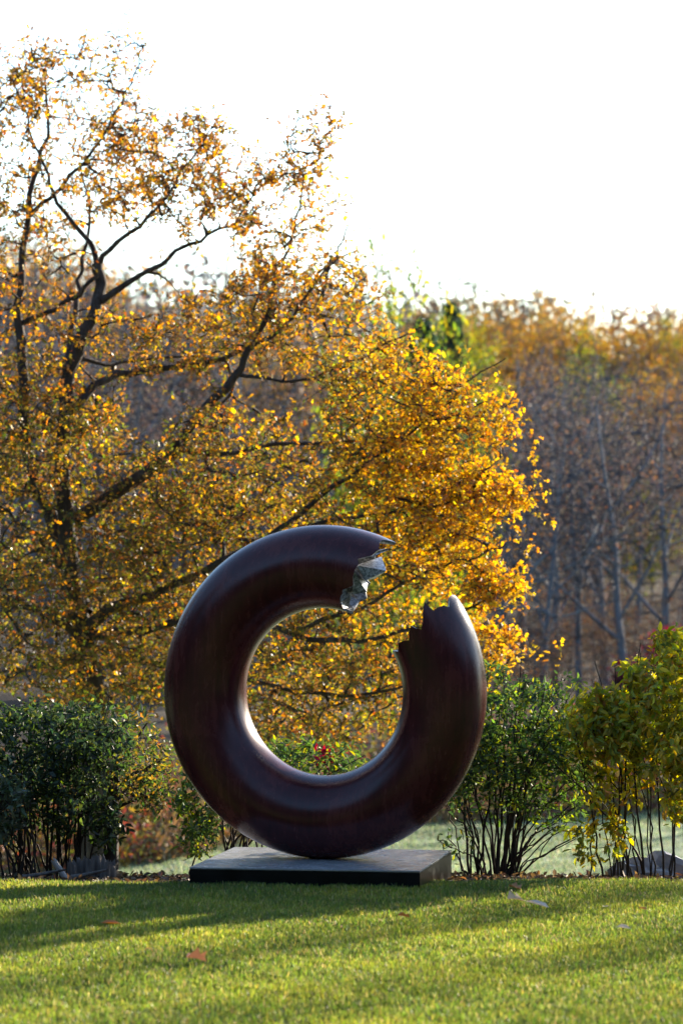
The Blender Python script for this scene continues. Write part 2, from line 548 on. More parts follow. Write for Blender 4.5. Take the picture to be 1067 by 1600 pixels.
def close_rim(uv, amp, seed, n=17, back=0.0):
    g = np.random.default_rng(seed)
    vb = np.linspace(uv[-1, 1], uv[0, 1] + 2 * np.pi, n + 2)[1:-1]
    t = np.linspace(0, 1, n + 2)[1:-1]
    ub = uv[-1, 0] * (1 - t) + (uv[0, 0] + back) * t + amp * g.normal(size=n)
    return np.vstack([uv, np.stack([ub, vb], 1), [[uv[0, 0], uv[0, 1] + 2 * np.pi]]])


UPC = close_rim(UP, R_(1.6), 3, 17, R_(10)); LOC = close_rim(LO, R_(2.0), 5)
v0 = min(UPC[0, 1], LOC[0, 1])


def per(uvc, v):
    vv = (v - uvc[0, 1]) % (2 * np.pi) + uvc[0, 1]
    return np.interp(vv, uvc[:, 1], uvc[:, 0])


vs = np.unique(np.round(np.concatenate([np.linspace(-np.pi, np.pi, 160, endpoint=False), (UPC[:-1, 1] + np.pi) % (2 * np.pi) - np.pi,
                                        (LOC[:-1, 1] + np.pi) % (2 * np.pi) - np.pi]), 5))
NU = 260
tt = np.linspace(0, 1, NU)
ua = per(UPC, vs); ub = per(LOC, vs) + 2 * np.pi
Ugrid = ua[:, None] * (1 - tt) + ub[:, None] * tt
Vgrid = np.repeat(vs[:, None], NU, 1)
P = tor(Ugrid, Vgrid)
nv = len(vs)
ring_root_loc = np.array([RC[0], RC[1], PL_H])
ring = empty('broken_ring_sculpture', ring_root_loc, 'large dark oxblood ring sculpture with a jagged gap broken out of its top', 'sculpture')
idx = np.arange(nv * NU).reshape(nv, NU)
nx_ = np.roll(idx, -1, axis=0)
q = np.stack([idx[:, :-1], idx[:, 1:], nx_[:, 1:], nx_[:, :-1]], -1).reshape(-1, 4)[:, ::-1]
body = link('ring_body', np_mesh('ring_body', P.reshape(-1, 3) - ring_root_loc, [q], M['ring'], True), ring)


def fracture(uvc, sgn, deep, seed, label):
    """thin bright wall edge plus facets inside"""
    g = np.random.default_rng(seed)
    outer = tor(uvc[:-1, 0], uvc[:-1, 1])
    inner = tor(uvc[:-1, 0] + sgn * 0.004, uvc[:-1, 1], R_TUB - 0.016)
    n = len(outer)
    um = uvc[:-1, 0].mean()
    c1 = tor(uvc[:-1, 0] * .75 + um * .25 + sgn * deep * (1 + 0.3 * g.random(n)), uvc[:-1, 1] + 0.1, R_TUB * (0.6 + 0.25 * g.random(n)))
    cen = tor(um + sgn * deep * 2, 0.0, 0.0)[None]
    V = np.vstack([outer, inner, c1, cen])
    F = []
    for i in range(n):
        j = (i + 1) % n
        F += [(i, j, n + j), (i, n + j, n + i), (n + i, n + j, 2 * n + j), (n + i, 2 * n + j, 2 * n + i), (2 * n + i, 2 * n + j, 3 * n)]
    me = np_mesh('fracture_face', V - ring_root_loc, [np.array(F)], M['fracture'], False)
    o = link('fracture_face', me, ring)
    o['label'] = label
    return outer


fracture(LOC, -1, .10, 8, 'thin ragged grey metal edge of the lower break')
ub_outer = fracture(UPC, +1, .24, 4, 'bright faceted grey metal inside the upper break')


def shard(name, px_list, tris, label):
    V = np.array([np.array(at(a, b, Y)) for a, b, Y in px_list]) - ring_root_loc
    o = link(name, np_mesh(name, V, [np.array(tris)], M['fracture'], False), ring)
    o['label'] = label


Yf = 20.70
shard('metal_shard', [(557, 883, 20.72), (596, 869.5, 20.98), (603.5, 892, 20.78), (586, 904, 20.93), (571, 907, 20.74), (562, 898, 20.95), (570, 880, 21.05)],
      [(0, 1, 2), (0, 2, 4), (2, 3, 4), (0, 4, 5), (1, 6, 2), (2, 6, 3), (3, 6, 5), (3, 5, 4), (0, 6, 1), (0, 5, 6)], 'pale triangular facet jutting out of the upper break')
shard('metal_shard', [(553, 892, 20.73), (574, 911, 20.88), (572.7, 925, 20.80), (552, 929, 20.78), (549, 903, 20.74), (556, 905, 21.0)],
      [(0, 1, 2), (0, 2, 3), (0, 3, 4), (1, 5, 2), (2, 5, 3), (0, 5, 1), (3, 5, 4), (4, 5, 0)], 'narrow facet under the pale triangle of the upper break')
shard('metal_shard', [(536, 920, 20.76), (556, 917, 20.84), (549, 931.5, 20.82), (544, 949, 20.88), (537, 951, 20.80), (532, 940, 20.78), (545, 930, 21.02)],
      [(0, 1, 2), (0, 2, 5), (2, 3, 5), (3, 4, 5), (1, 6, 2), (2, 6, 3), (0, 6, 1), (3, 6, 4)], 'pale lowest facet at the inner edge of the upper break')
shard('metal_shard', [(558, 872, 20.74), (605, 856.5, 20.86), (608, 859, 20.88), (581, 870, 20.80), (575, 862, 21.0)],
      [(0, 1, 2), (0, 2, 3), (1, 4, 2), (2, 4, 3), (0, 4, 1), (0, 3, 4)], 'thin grey sliver under the spike of the upper break')


# plinth: a bevelled low slab, turned a little
def bevel_box(name, sx, sy, sz, bv, mat, parent=None, loc=(0, 0, 0), rz=0):
    import bmesh
    bm = bmesh.new()
    bmesh.ops.create_cube(bm, size=1)
    for v in bm.verts: v.co = Vector((v.co.x * sx, v.co.y * sy, (v.co.z + 0.5) * sz))
    bmesh.ops.bevel(bm, geom=bm.edges[:], offset=bv, segments=2, affect='EDGES')
    me = bpy.data.meshes.new(name); bm.to_mesh(me); bm.free(); me.materials.append(mat)
    o = link(name, me, parent, loc); o.rotation_euler.z = rz
    return o


PYAW = R_(-9.5)
c_f = np.array(at(475, 1360, 20.33)); PLW = 1.325
axy = np.array([math.sin(-PYAW), math.cos(PYAW)])
pc = c_f[:2] + axy * PLW * 0.5
pl = empty('plinth', (pc[0], pc[1], -0.14), 'low square black plinth slab under the broken ring', 'plinth')
bevel_box('slab', PLW, PLW, PL_H + 0.14 - 0.010, 0.003, M['plinth'], pl, (0, 0, 0), PYAW)
bevel_box('top_plate', PLW + 0.003, PLW + 0.003, 0.010, 0.003, M['plinth_top'], pl, (0, 0, PL_H + 0.14 - 0.010), PYAW)

# ------------------------------------------------------------------ the big oak behind the ring
OY = 33.0


def limb(px, r0, r1, K=18, jit=0.0):
    """traced limb: (px, py, distance) points with tapering radius, as points in the place"""
    p = np.array([np.array(at(a, b, OY + d)) for a, b, d in px])
    s = spline(p, K)
    s[1:-1] += jit * rng.normal(size=(K - 2, 3))
    r = (r0 + (r1 - r0) * np.linspace(0, 1, K) ** 0.7) * .88
    return np.hstack([s, r[:, None]])


oak_base = np.array(at(152, 1400, OY)); oak_base[2] = float(gz(oak_base[0], OY)) - 0.05
tr = limb([(152, 1420, 0), (150, 1250, 0), (148, 1100, 0), (136, 1030, 0), (128, 975, 0)], 0.20, 0.15)
tr[0, :3] = oak_base
OAK = [('trunk', tr)]
L = lambda *a, **k: OAK.append(('limb', limb(*a, jit=0.012, **k)))
L([(130, 980, 0), (96, 880, .1), (78, 800, .2), (48, 735, .1), (38, 640, 0), (34, 560, 0), (28, 500, .1), (32, 430, .2), (42, 360, .2), (50, 300, .2), (62, 250, .3), (74, 190, .4), (70, 110, .5)], .10, .012, K=28)
L([(130, 980, 0), (108, 880, -.2), (100, 760, -.3), (104, 640, -.3), (106, 590, -.3), (128, 530, -.3), (150, 482, -.3), (157, 440, -.2), (152, 412, -.2)], .10, .055, K=24)
L([(152, 412, -.2), (135, 370, -.1), (92, 322, 0), (76, 280, 0), (60, 235, .1), (40, 180, .2), (22, 130, .3)], .032, .008)
L([(152, 412, -.2), (168, 391, -.3), (210, 357, -.5), (248, 320, -.7), (275, 280, -.8), (310, 235, -.9), (330, 200, -1)], .034, .006)
L([(158, 470, -.3), (192, 448, -.3), (240, 418, -.5), (285, 386, -.6), (330, 365, -.7), (380, 330, -.8), (400, 290, -.8)], .042, .007)
L([(106, 590, -.3), (112, 530, 0), (120, 470, .3), (128, 420, .5), (140, 340, .6), (128, 270, .8)], .05, .01)
L([(36, 505, .1), (80, 485, 0), (120, 462, -.2), (152, 430, -.3)], .03, .022)
L([(48, 335, .2), (85, 302, .2), (140, 240, 0), (182, 175, -.2), (210, 125, -.3), (225, 70, -.3)], .030, .005)
# the long limb sweeping up behind the ring, and its forks
L([(132, 960, 0), (112, 870, .2), (120, 818, .2), (190, 762, -.2), (268, 710, -.5), (300, 665, -.7), (335, 625, -.8), (372, 585, -.9), (392, 545, -.9), (415, 500, -1)], .105, .03, K=26)
L([(372, 585, -.9), (420, 592, -1), (470, 593, -1.1), (530, 575, -1.3), (600, 540, -1.5), (660, 510, -1.6)], .024, .006)
L([(415, 500, -1), (430, 440, -1), (455, 380, -1), (470, 310, -1.1), (480, 240, -1.1)], .026, .005)
L([(392, 545, -.9), (450, 500, -1), (510, 420, -1.1), (545, 350, -1.1)], .026, .006)
L([(280, 704, -.5), (345, 708, -.7), (430, 698, -1), (530, 690, -1.3), (620, 668, -1.6), (720, 600, -1.8), (790, 560, -1.9)], .034, .006, K=22)
L([(118, 640, -.3), (160, 596, -.1), (212, 580, .1), (300, 568, .2), (362, 556, .2), (420, 525, .2), (470, 470, .2), (505, 420, .2), (560, 390, .2)], .055, .008, K=22)
L([(110, 560, -.1), (166, 569, .2), (232, 562, .5), (330, 550, .7), (420, 540, .9)], .028, .008)
# lower, spreading limbs
L([(134, 985, 0), (180, 950, -.5), (250, 925, -1), (330, 890, -1.5), (420, 840, -1.8), (520, 760, -2), (610, 700, -2.1), (700, 630, -2.2)], .075, .008, K=26)
L([(420, 840, -1.8), (520, 815, -2), (620, 800, -2.2), (720, 780, -2.3), (800, 765, -2.3)], .030, .006)
L([(134, 990, 0), (220, 985, -.8), (330, 970, -1.5), (450, 985, -2), (540, 1005, -2.3), (640, 985, -2.5), (760, 935, -2.6), (800, 920, -2.6)], .06, .006, K=24)
L([(450, 985, -2), (560, 950, -2.3), (660, 895, -2.5), (740, 870, -2.6), (790, 850, -2.6)], .026, .006)
L([(140, 1010, 0), (260, 1040, -.6), (380, 1060, -1.2), (520, 1090, -1.7), (640, 1070, -2.2), (780, 1020, -2.4)], .05, .006, K=22)
L([(128, 985, 0), (70, 960, -.5), (20, 935, -1), (-60, 900, -1.4), (-160, 840, -1.8)], .06, .01)
L([(96, 870, .1), (50, 830, -.4), (0, 790, -.8), (-70, 720, -1)], .04, .008)
L([(135, 1020, 0), (70, 1040, .4), (0, 1050, .8), (-80, 1040, 1.2)], .045, .01)
L([(120, 818, .2), (180, 840, 1), (280, 850, 1.7), (400, 900, 2.2), (500, 1000, 2.6)], .05, .008)
L([(135, 1000, 0), (200, 1060, 1), (280, 1090, 1.6), (360, 1120, 2)], .045, .008)
L([(38, 640, 0), (0, 600, -.3), (-60, 560, -.5), (-120, 500, -.6)], .03, .008)


def ell(n, cx, cy, rx, ry, y0, yr, shell=0.0, pw=0.5):
    a = rng.random(n) * 2 * np.pi; r = rng.random(n) ** pw
    px = cx + rx * r * np.cos(a); py = cy + ry * r * np.sin(a)
    Y = OY + y0 + yr * (2 * rng.random(n) - 1)
    return np.stack([(px - CX) / F_PX * Y, Y, ZC - (py - HY) / F_PX * Y], -1)


oak_pts = np.vstack([
    ell(230, 90, 230, 130, 150, 0.2, 1.0),
    ell(40, 120, 110, 110, 45, 0.2, 0.8),
    ell(110, 190, 240, 60, 110, -.2, 0.6),
    ell(150, 290, 270, 75, 85, -.8, 0.6),
    ell(60, 370, 300, 60, 70, -.8, 0.5),
    ell(150, 450, 370, 85, 130, -1, 0.7),
    ell(22, 480, 240, 35, 55, -1.1, 0.3), ell(46, 25, 110, 60, 55, .3, .5), ell(20, 205, 85, 30, 45, -.2, .3), ell(16, 110, 70, 40, 35, 0, .4), ell(14, 500, 190, 25, 40, -1.1, .2), ell(14, 330, 205, 30, 30, -1, .3),
    ell(190, 470, 490, 150, 90, -.8, 0.9),
    ell(100, 330, 520, 120, 60, -.2, 0.8),
    ell(90, 40, 420, 90, 90, 0.1, 0.8),
    ell(110, 120, 560, 130, 110, 0.2, 1.2),
    ell(330, 610, 640, 110, 110, -1.8, 0.7),
    ell(200, 690, 690, 75, 120, -2.1, 0.5),
    ell(46, 770, 650, 45, 45, -2.0, 0.4),
    ell(110, 760, 775, 62, 42, -2.3, 0.3),
    ell(300, 600, 800, 130, 100, -2.0, 0.7),
    ell(120, 700, 860, 80, 60, -2.4, 0.4),
    ell(70, 770, 915, 42, 28, -2.6, 0.2),
    ell(90, 760, 1015, 60, 38, -2.4, 0.3),
    ell(330, 560, 960, 180, 110, -2.0, 0.8),
    ell(260, 520, 1090, 160, 80, -1.4, 0.9),
    ell(300, 360, 740, 130, 110, -.6, 1.2),
    ell(330, 330, 870, 160, 120, -.6, 1.5),
    ell(380, 120, 800, 170, 160, -.2, 1.6),
    ell(420, 110, 980, 200, 120, -.2, 1.6),
    ell(200, 230, 1060, 160, 70, -.2, 1.4),
    ell(200, 40, 660, 110, 110, 0, 1.2),
    ell(110, -90, 800, 90, 260, -.3, 1.4),
    ell(80, -90, 480, 90, 200, 0, 1.0),
    ell(120, 420, 1030, 120, 120, 1.5, 0.8),
])

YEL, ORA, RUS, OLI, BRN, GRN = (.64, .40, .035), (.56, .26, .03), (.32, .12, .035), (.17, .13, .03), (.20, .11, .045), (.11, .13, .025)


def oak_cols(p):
    """leaf colour by place: golden to one side, the rest olive-brown and dulled for shade"""
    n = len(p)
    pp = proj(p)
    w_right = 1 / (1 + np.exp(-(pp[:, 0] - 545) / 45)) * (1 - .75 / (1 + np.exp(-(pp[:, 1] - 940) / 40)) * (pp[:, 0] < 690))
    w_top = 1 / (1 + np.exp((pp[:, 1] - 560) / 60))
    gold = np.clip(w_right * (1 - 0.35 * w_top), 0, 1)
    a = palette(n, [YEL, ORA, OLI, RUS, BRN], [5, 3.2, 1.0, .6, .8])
    b = palette(n, [YEL, ORA, OLI, RUS, BRN, GRN], [.5, .6, 3.4, .6, 2.6, 1.8])  # olive and brown leaves, also darkened to imitate shade in the lower crown
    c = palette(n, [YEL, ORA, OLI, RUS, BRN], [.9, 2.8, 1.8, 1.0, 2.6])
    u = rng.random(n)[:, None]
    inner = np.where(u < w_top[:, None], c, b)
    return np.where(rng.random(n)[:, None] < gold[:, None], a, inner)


oak_more = oak_pts[rng.random(len(oak_pts)) < .5]
oak_pts = np.vstack([oak_pts, oak_more + .15 * rng.normal(size=oak_more.shape)])

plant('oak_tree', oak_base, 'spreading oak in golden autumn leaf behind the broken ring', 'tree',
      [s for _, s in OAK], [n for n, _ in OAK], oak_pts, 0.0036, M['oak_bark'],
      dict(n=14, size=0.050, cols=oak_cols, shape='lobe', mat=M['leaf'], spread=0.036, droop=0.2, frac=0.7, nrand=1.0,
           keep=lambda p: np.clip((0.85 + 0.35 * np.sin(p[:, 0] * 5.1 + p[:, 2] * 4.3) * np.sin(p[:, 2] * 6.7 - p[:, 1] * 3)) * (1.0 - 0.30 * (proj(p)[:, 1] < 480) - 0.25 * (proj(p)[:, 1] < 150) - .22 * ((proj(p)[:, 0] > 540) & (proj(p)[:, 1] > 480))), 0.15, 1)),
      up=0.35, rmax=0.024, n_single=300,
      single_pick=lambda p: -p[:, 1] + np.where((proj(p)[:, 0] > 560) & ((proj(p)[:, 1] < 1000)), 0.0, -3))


# ------------------------------------------------------------------ shrubs near the ring
def fan_stems(base, tips, r0, r1, K=10, spread=0.12, arch=0.25):
    out = []
    for t in tips:
        t = np.asarray(t, float)
        b = base + np.array([spread * rng.normal(), spread * 0.6 * rng.normal(), 0])
        mid = b * 0.5 + t * 0.5 + np.array([-(t[0] - b[0]) * arch, -(t[1] - b[1]) * arch, 0]) + 0.03 * rng.normal(size=3)
        s = spline([b, mid, t], K)
        s[1:-1] += 0.008 * rng.normal(size=(K - 2, 3))
        r = np.linspace(r0 * (0.7 + 0.6 * rng.random()), r1, K)
        out.append(np.hstack([s, r[:, None]]))
    return out


def ell_at(n, cx, cy, rx, ry, Y, yr, pw=0.5):
    a = rng.random(n) * 2 * np.pi; r = rng.random(n) ** pw
    px = cx + rx * r * np.cos(a); py = cy + ry * r * np.sin(a)
    Yv = Y + yr * (2 * rng.random(n) - 1)
    return np.stack([(px - CX) / F_PX * Yv, Yv, ZC - (py - HY) / F_PX * Yv], -1)


def ground_at(px, Y):
    x = (px - CX) / F_PX * Y
    return np.array([x, Y, float(gz(x, Y))])


def shrub(name, bpx, Y, tips_px, pts, label, leaf, r0=0.011, group=None, n_single=0, spread=0.1, twig_r=0.0016, yj=0.35, rmax=0.008, bark='stem', arch=0.22):
    b = ground_at(np.mean(bpx), Y); b[2] -= 0.02
    tips = [np.array(at(a, c, Y + yj * (2 * rng.random() - 1))) for a, c in tips_px]
    bs = [ground_at(q, Y) - np.array([0, 0, .02]) for q in np.atleast_1d(bpx)]
    sk = []
    for t in tips:
        k = int(np.argmin([abs(t[0] - q[0]) + .15 * rng.random() for q in bs]))
        sk += fan_stems(bs[k], [t], r0, 0.003, spread=spread, arch=arch)
    return plant(name, b, label, 'shrub', sk, ['stem'] * len(sk), pts, twig_r, M[bark], leaf, group, up=0.6, rmax=rmax, limb_sides=6,
                 n_single=n_single, single_pick=lambda p: -p[:, 1])


G1, G2, G3, YG, GY, DG = (.085, .13, .03), (.12, .18, .04), (.06, .10, .04), (.32, .33, .04), (.44, .34, .045), (.035, .06, .025)

# yellow-green shrub at the edge of the frame, leaves brightened in place of sunlight
def jit_tips(t, n, jx, jy):
    """n more stems between the ones read off the photo"""
    t = np.array(t, float)
    e = t[rng.integers(len(t), size=n)] + np.stack([jx * rng.normal(size=n), jy * rng.normal(size=n)], 1)
    return [tuple(q) for q in t] + [tuple(q) for q in e]


shrub('yellow_green_shrub', [984, 1046, 1100], 21.9, jit_tips([(900, 1150), (925, 1110), (950, 1100), (960, 1040), (985, 1060), (1000, 1020), (1025, 1000), (1040, 985), (1060, 1010), (1080, 1040), (1100, 1020), (1120, 1080), (1150, 1120),
                                                 (915, 1220), (1010, 1150), (1050, 1120), (1090, 1150), (935, 1180), (975, 1130)], 16, 22, 30),
      np.vstack([ell_at(270, 1040, 1125, 112, 80, 21.8, .45), ell_at(80, 940, 1140, 55, 40, 21.6, .3), ell_at(26, 940, 1095, 40, 18, 21.6, .2), ell_at(40, 1045, 1025, 26, 50, 21.8, .25), ell_at(14, 1000, 1050, 30, 20, 21.8, .25),
                 ell_at(26, 960, 1215, 50, 45, 21.8, .35), ell_at(110, 1110, 1120, 80, 120, 22.0, .4), ell_at(30, 1055, 1200, 50, 45, 21.6, .3), ell_at(20, 930, 1300, 45, 50, 21.7, .2), ell_at(12, 1060, 1260, 20, 30, 21.6, .2)]),
      'bushy yellow-green shrub with long leaves and bare dark stems beside the pale rocks',
      dict(n=12, size=0.060, cols=[(.46, .40, .05), (.54, .40, .05), (.32, .35, .05), (.18, .22, .045), (.42, .22, .04)], wts=[4, 2.2, 2.4, 1.2, .4], shape='oval', mat=M['green_leaf'], spread=.025, droop=.45, frac=.9, nrand=.6),
      n_single=220, r0=0.0068, spread=.11)
# green shrub right behind the ring
shrub('green_shrub', [748, 770, 792], 22.2, jit_tips([(690, 1180), (705, 1110), (730, 1080), (760, 1060), (785, 1050), (820, 1065), (850, 1075), (880, 1100), (900, 1130), (690, 1250), (700, 1300), (905, 1200), (910, 1240), (900, 1260), (890, 1275), (870, 1290), (860, 1300), (835, 1310),
                                          (740, 1130), (800, 1110), (840, 1130), (870, 1160), (760, 1180), (720, 1200)], 22, 22, 26),
      np.vstack([ell_at(330, 800, 1140, 118, 75, 22.2, .5), ell_at(150, 725, 1170, 55, 100, 22.2, .4), ell_at(60, 890, 1180, 50, 60, 22.2, .4), ell_at(22, 750, 1055, 40, 25, 22.2, .3), ell_at(16, 855, 1070, 50, 25, 22.3, .3), ell_at(90, 870, 1170, 70, 60, 22.2, .4),
                 ell_at(60, 770, 1235, 75, 50, 22.2, .4), ell_at(26, 715, 1320, 30, 35, 22.0, .2), ell_at(60, 860, 1260, 60, 40, 22.1, .3)]),
      'dark green shrub with arching bare stems next to the plinth',
      dict(n=10, size=0.045, cols=[(.10, .155, .035), (.14, .21, .045), G3, YG, DG], wts=[3, 2.6, 2.2, 1.4, .8], shape='oval', mat=M['green_leaf'], spread=.025, droop=.2, frac=.9, nrand=.8,
           keep=lambda p: np.clip(1.15 - .9 * ((proj(p)[:, 1] - 1210) / 90).clip(0, 1.1), .06, 1)),
      r0=0.008, spread=.045)
# shrub at the far side with logs at its foot, leaves darkened to imitate shade
shrub('shade_toned_shrub', [45, 80, 112], 22.3, jit_tips([(-40, 1180), (-10, 1150), (20, 1120), (50, 1110), (80, 1105), (110, 1110), (140, 1120), (165, 1140), (180, 1180), (30, 1200), (70, 1190), (120, 1190), (150, 1230), (10, 1250), (-30, 1260), (170, 1260)], 24, 24, 30),
      np.vstack([ell_at(300, 70, 1175, 135, 70, 22.3, .5), ell_at(60, 110, 1210, 50, 60, 21.9, .2), ell_at(150, 60, 1265, 120, 45, 22.4, .4), ell_at(40, 170, 1290, 24, 50, 22.2, .2), ell_at(24, 50, 1105, 120, 16, 22.3, .3), ell_at(26, 150, 1115, 100, 22, 22.6, .3)]),
      'green shrub with shade-darkened leaves, full of black stems behind the upright logs',
      dict(n=11, size=0.052, cols=[(.055, .085, .022), (.04, .065, .028), (.025, .042, .02), (.08, .12, .03), (.13, .16, .03)], wts=[1.6, 2.6, 3.6, 1, .6], shape='oval', mat=M['green_leaf'], spread=.025, droop=.3, frac=.9, nrand=.8,
           keep=lambda p: np.clip(1.1 - .6 * ((proj(p)[:, 1] - 1220) / 90).clip(0, 1.2), .1, 1)),
      r0=0.0085, spread=.05)
shrub('grey_green_shrub', -10, 21.9, jit_tips([(-60, 1200), (-20, 1215), (10, 1225), (35, 1240), (45, 1265), (-40, 1260), (20, 1290), (-70, 1240)], 8, 16, 20),
      np.vstack([ell_at(120, -5, 1255, 48, 55, 21.9, .3), ell_at(40, -50, 1240, 50, 70, 21.9, .3)]),
      'low grey-green shrub with narrow leaves cut by the picture edge',
      dict(n=10, size=0.05, cols=[(.11, .15, .09), (.16, .20, .14), G3], wts=[3, 2, 2], shape='oval', mat=M['green_leaf'], spread=.025, droop=.2, frac=.9, nrand=.6), r0=0.007)
# green shrub with red leaves seen through and beside the ring
shrub('red_tinged_shrub', 375, 23.2, jit_tips([(300, 1230), (315, 1200), (340, 1180), (380, 1170), (420, 1165), (460, 1170), (500, 1165), (540, 1170), (570, 1180), (290, 1290), (330, 1260), (360, 1230), (420, 1220), (480, 1230)], 8, 20, 20),
      np.vstack([ell_at(170, 470, 1195, 110, 38, 23.2, .4), ell_at(70, 310, 1240, 36, 60, 23.1, .3), ell_at(70, 380, 1220, 90, 60, 23.3, .4), ell_at(24, 310, 1310, 26, 30, 22.9, .2)]),
      'green shrub with a patch of crimson leaves, framed inside the ring',
      dict(n=10, size=0.05, cols=lambda p: np.where(((np.abs(proj(p)[:, 0] - 510) < 17) & (rng.random(len(p)) < .25))[:, None], palette(len(p), [(.26, .012, .025), (.18, .012, .025)], [2, 1]),
                                                     palette(len(p), [G1, G2, G3, YG], [3, 2, 2, 1])), shape='oval', mat=M['green_leaf'], spread=.025, droop=.25, frac=.9), r0=0.008, spread=.2)
# small bare tree whose trunk stands at the lawn's edge
tb = ground_at(172, 22.6)
tk = [np.hstack([spline([tb - np.array([0, 0, .02]), at(173, 1330, 22.6), at(175, 1270, 22.6), at(180, 1210, 22.6), at(190, 1160, 22.6)], 14), np.linspace(.062, .018, 14)[:, None]])]
for a in [[(177, 1260), (205, 1225), (245, 1190)], [(178, 1240), (215, 1205), (262, 1205)], [(180, 1210), (170, 1160), (160, 1130)], [(182, 1200), (210, 1160), (230, 1130)], [(176, 1265), (210, 1250), (250, 1240)]]:
    tk.append(np.hstack([spline([at(x, y, 22.6 + .1 * rng.normal()) for x, y in a], 8), np.linspace(.014, .005, 8)[:, None]]))
plant('bare_small_tree', tb, 'small dark tree with a straight trunk and bare tangled twigs beside the logs', 'tree', tk, ['trunk'] + ['limb'] * 5,
      np.vstack([ell_at(520, 215, 1190, 58, 62, 22.6, .45), ell_at(140, 235, 1235, 38, 35, 22.6, .3)]), 0.0016, M['brown_bark'],
      dict(n=2, size=.04, cols=[G1, (.2, .19, .04), (.3, .2, .05)], wts=[2, 1, 1], shape='oval', mat=M['green_leaf'], spread=.03, frac=.7), up=.5, rmax=.008, bend=.5)

# ------------------------------------------------------------------ old upright logs, leaning split log, pale rocks at the bed's edge
def log_mesh(r, h, mat, seed, ns=14):
    g = np.random.default_rng(seed)
    prof = 1 + 0.10 * g.normal(size=ns)
    th = np.arange(ns) / ns * 2 * np.pi
    zs = [0, h * .35, h * .7, h]; V = []
    for k, z in enumerate(zs):
        rr = r * prof * (1 + .03 * g.normal(size=ns)) * (1.06 - .05 * k)
        V += [(rr[i] * math.cos(th[i]), rr[i] * math.sin(th[i]), z + (0.02 * g.normal() if k == 3 else 0)) for i in range(ns)]
    V.append((0, 0, h - 0.008))
    F4 = [[k * ns + i, k * ns + (i + 1) % ns, (k + 1) * ns + (i + 1) % ns, (k + 1) * ns + i] for k in range(3) for i in range(ns)]
    F3 = [[3 * ns + i, 3 * ns + (i + 1) % ns, 4 * ns] for i in range(ns)]
    return np_mesh('upright_log', np.array(V), [np.array(F4), np.array(F3)], mat, False)


for k, (px, r, h, lab) in enumerate([(116, .028, .10, 'narrow weathered upright log, next to the pale leaning split log'), (128, .033, .12, 'weathered upright log, second from the pale leaning split log'),
                                     (141, .026, .115, 'slim weathered upright log in the middle of the short row'), (152, .03, .125, 'weathered upright log with ragged top, third from the dark straight trunk'),
                                     (164, .034, .11, 'thick weathered upright log, second from the dark straight trunk'), (176, .03, .105, 'weathered upright log standing against the dark straight trunk')]):
    b = ground_at(px, 21.75 + .06 * (k % 2)); b[2] -= .02
    o = link('upright_log', log_mesh(r, h + .02, M['old_wood'], k), None, b)
    o.rotation_euler = (0.05 * rng.normal(), .10 * rng.normal(), rng.random() * 6)
    tag(o, lab, 'log', 'short upright logs at the lawn edge')
b = ground_at(107, 21.6); b[2] -= .01
o = link('leaning_log', log_mesh(.02, .15, M['pale_wood'], 20, 9), None, b); o.rotation_euler = (0.1, R_(-33), 0)
tag(o, 'pale split log leaning at the end of the short upright logs', 'log')
for px, ln, an, lab in [(70, .26, 80, 'dark fallen branch lying on the soil under the dark shrub'), (140, .22, 100, 'short dark stick lying in front of the upright logs')]:
    b = ground_at(px, 21.5); b[2] += .02
    pts = spline([b + np.array([-ln / 2, 0, 0]), b + np.array([0, .03, .02]), b + np.array([ln / 2, -.02, .05])], 8)
    v, q4 = tubes((pts - b)[None], np.linspace(.016, .007, 8)[None], 7, .1)
    tag(link('fallen_branch', np_mesh('fallen_branch', v, [q4], M['old_wood'], True), None, b), lab, 'branch')


def rock_mesh(seed, sx, sy, sz):
    import bmesh
    g = np.random.default_rng(seed)
    bm = bmesh.new(); bmesh.ops.create_icosphere(bm, subdivisions=3, radius=1)
    ph = g.random((5, 3)) * 6; fr = 1 + 2.4 * g.random((5, 3))
    for v in bm.verts:
        c = np.array(v.co); d = 1 + .09 * np.sin((c * fr + ph).sum(1) * 1.8).sum() + .03 * g.normal()
        v.co = Vector((c[0] * d * sx, c[1] * d * sy, max(c[2] * d, -.3) * sz))
    me = bpy.data.meshes.new('pale_rock'); bm.to_mesh(me); bm.free(); me.materials.append(M['rock'])
    return me


for px, Y, s, lab in [(995, 22.25, (.14, .11, .11), 'broad pale bluish rock under the yellow-green shrub'), (1045, 22.3, (.15, .12, .135), 'tallest pale bluish rock under the yellow-green shrub'),
                      (972, 22.1, (.07, .07, .08), 'small pale rock at the open end of the rock heap')]:
    b = ground_at(px, Y); b[2] += .015
    tag(link('pale_rock', rock_mesh(int(px), *s), None, b), lab, 'rock')

# ------------------------------------------------------------------ grass of the lawn
def wav(x, y, f, a, b):
    return np.sin(x * f + a + 1.3 * np.sin(y * f * .7 + b)) * np.sin(y * f * 1.1 + b + .8 * np.sin(x * f * .6 + a))


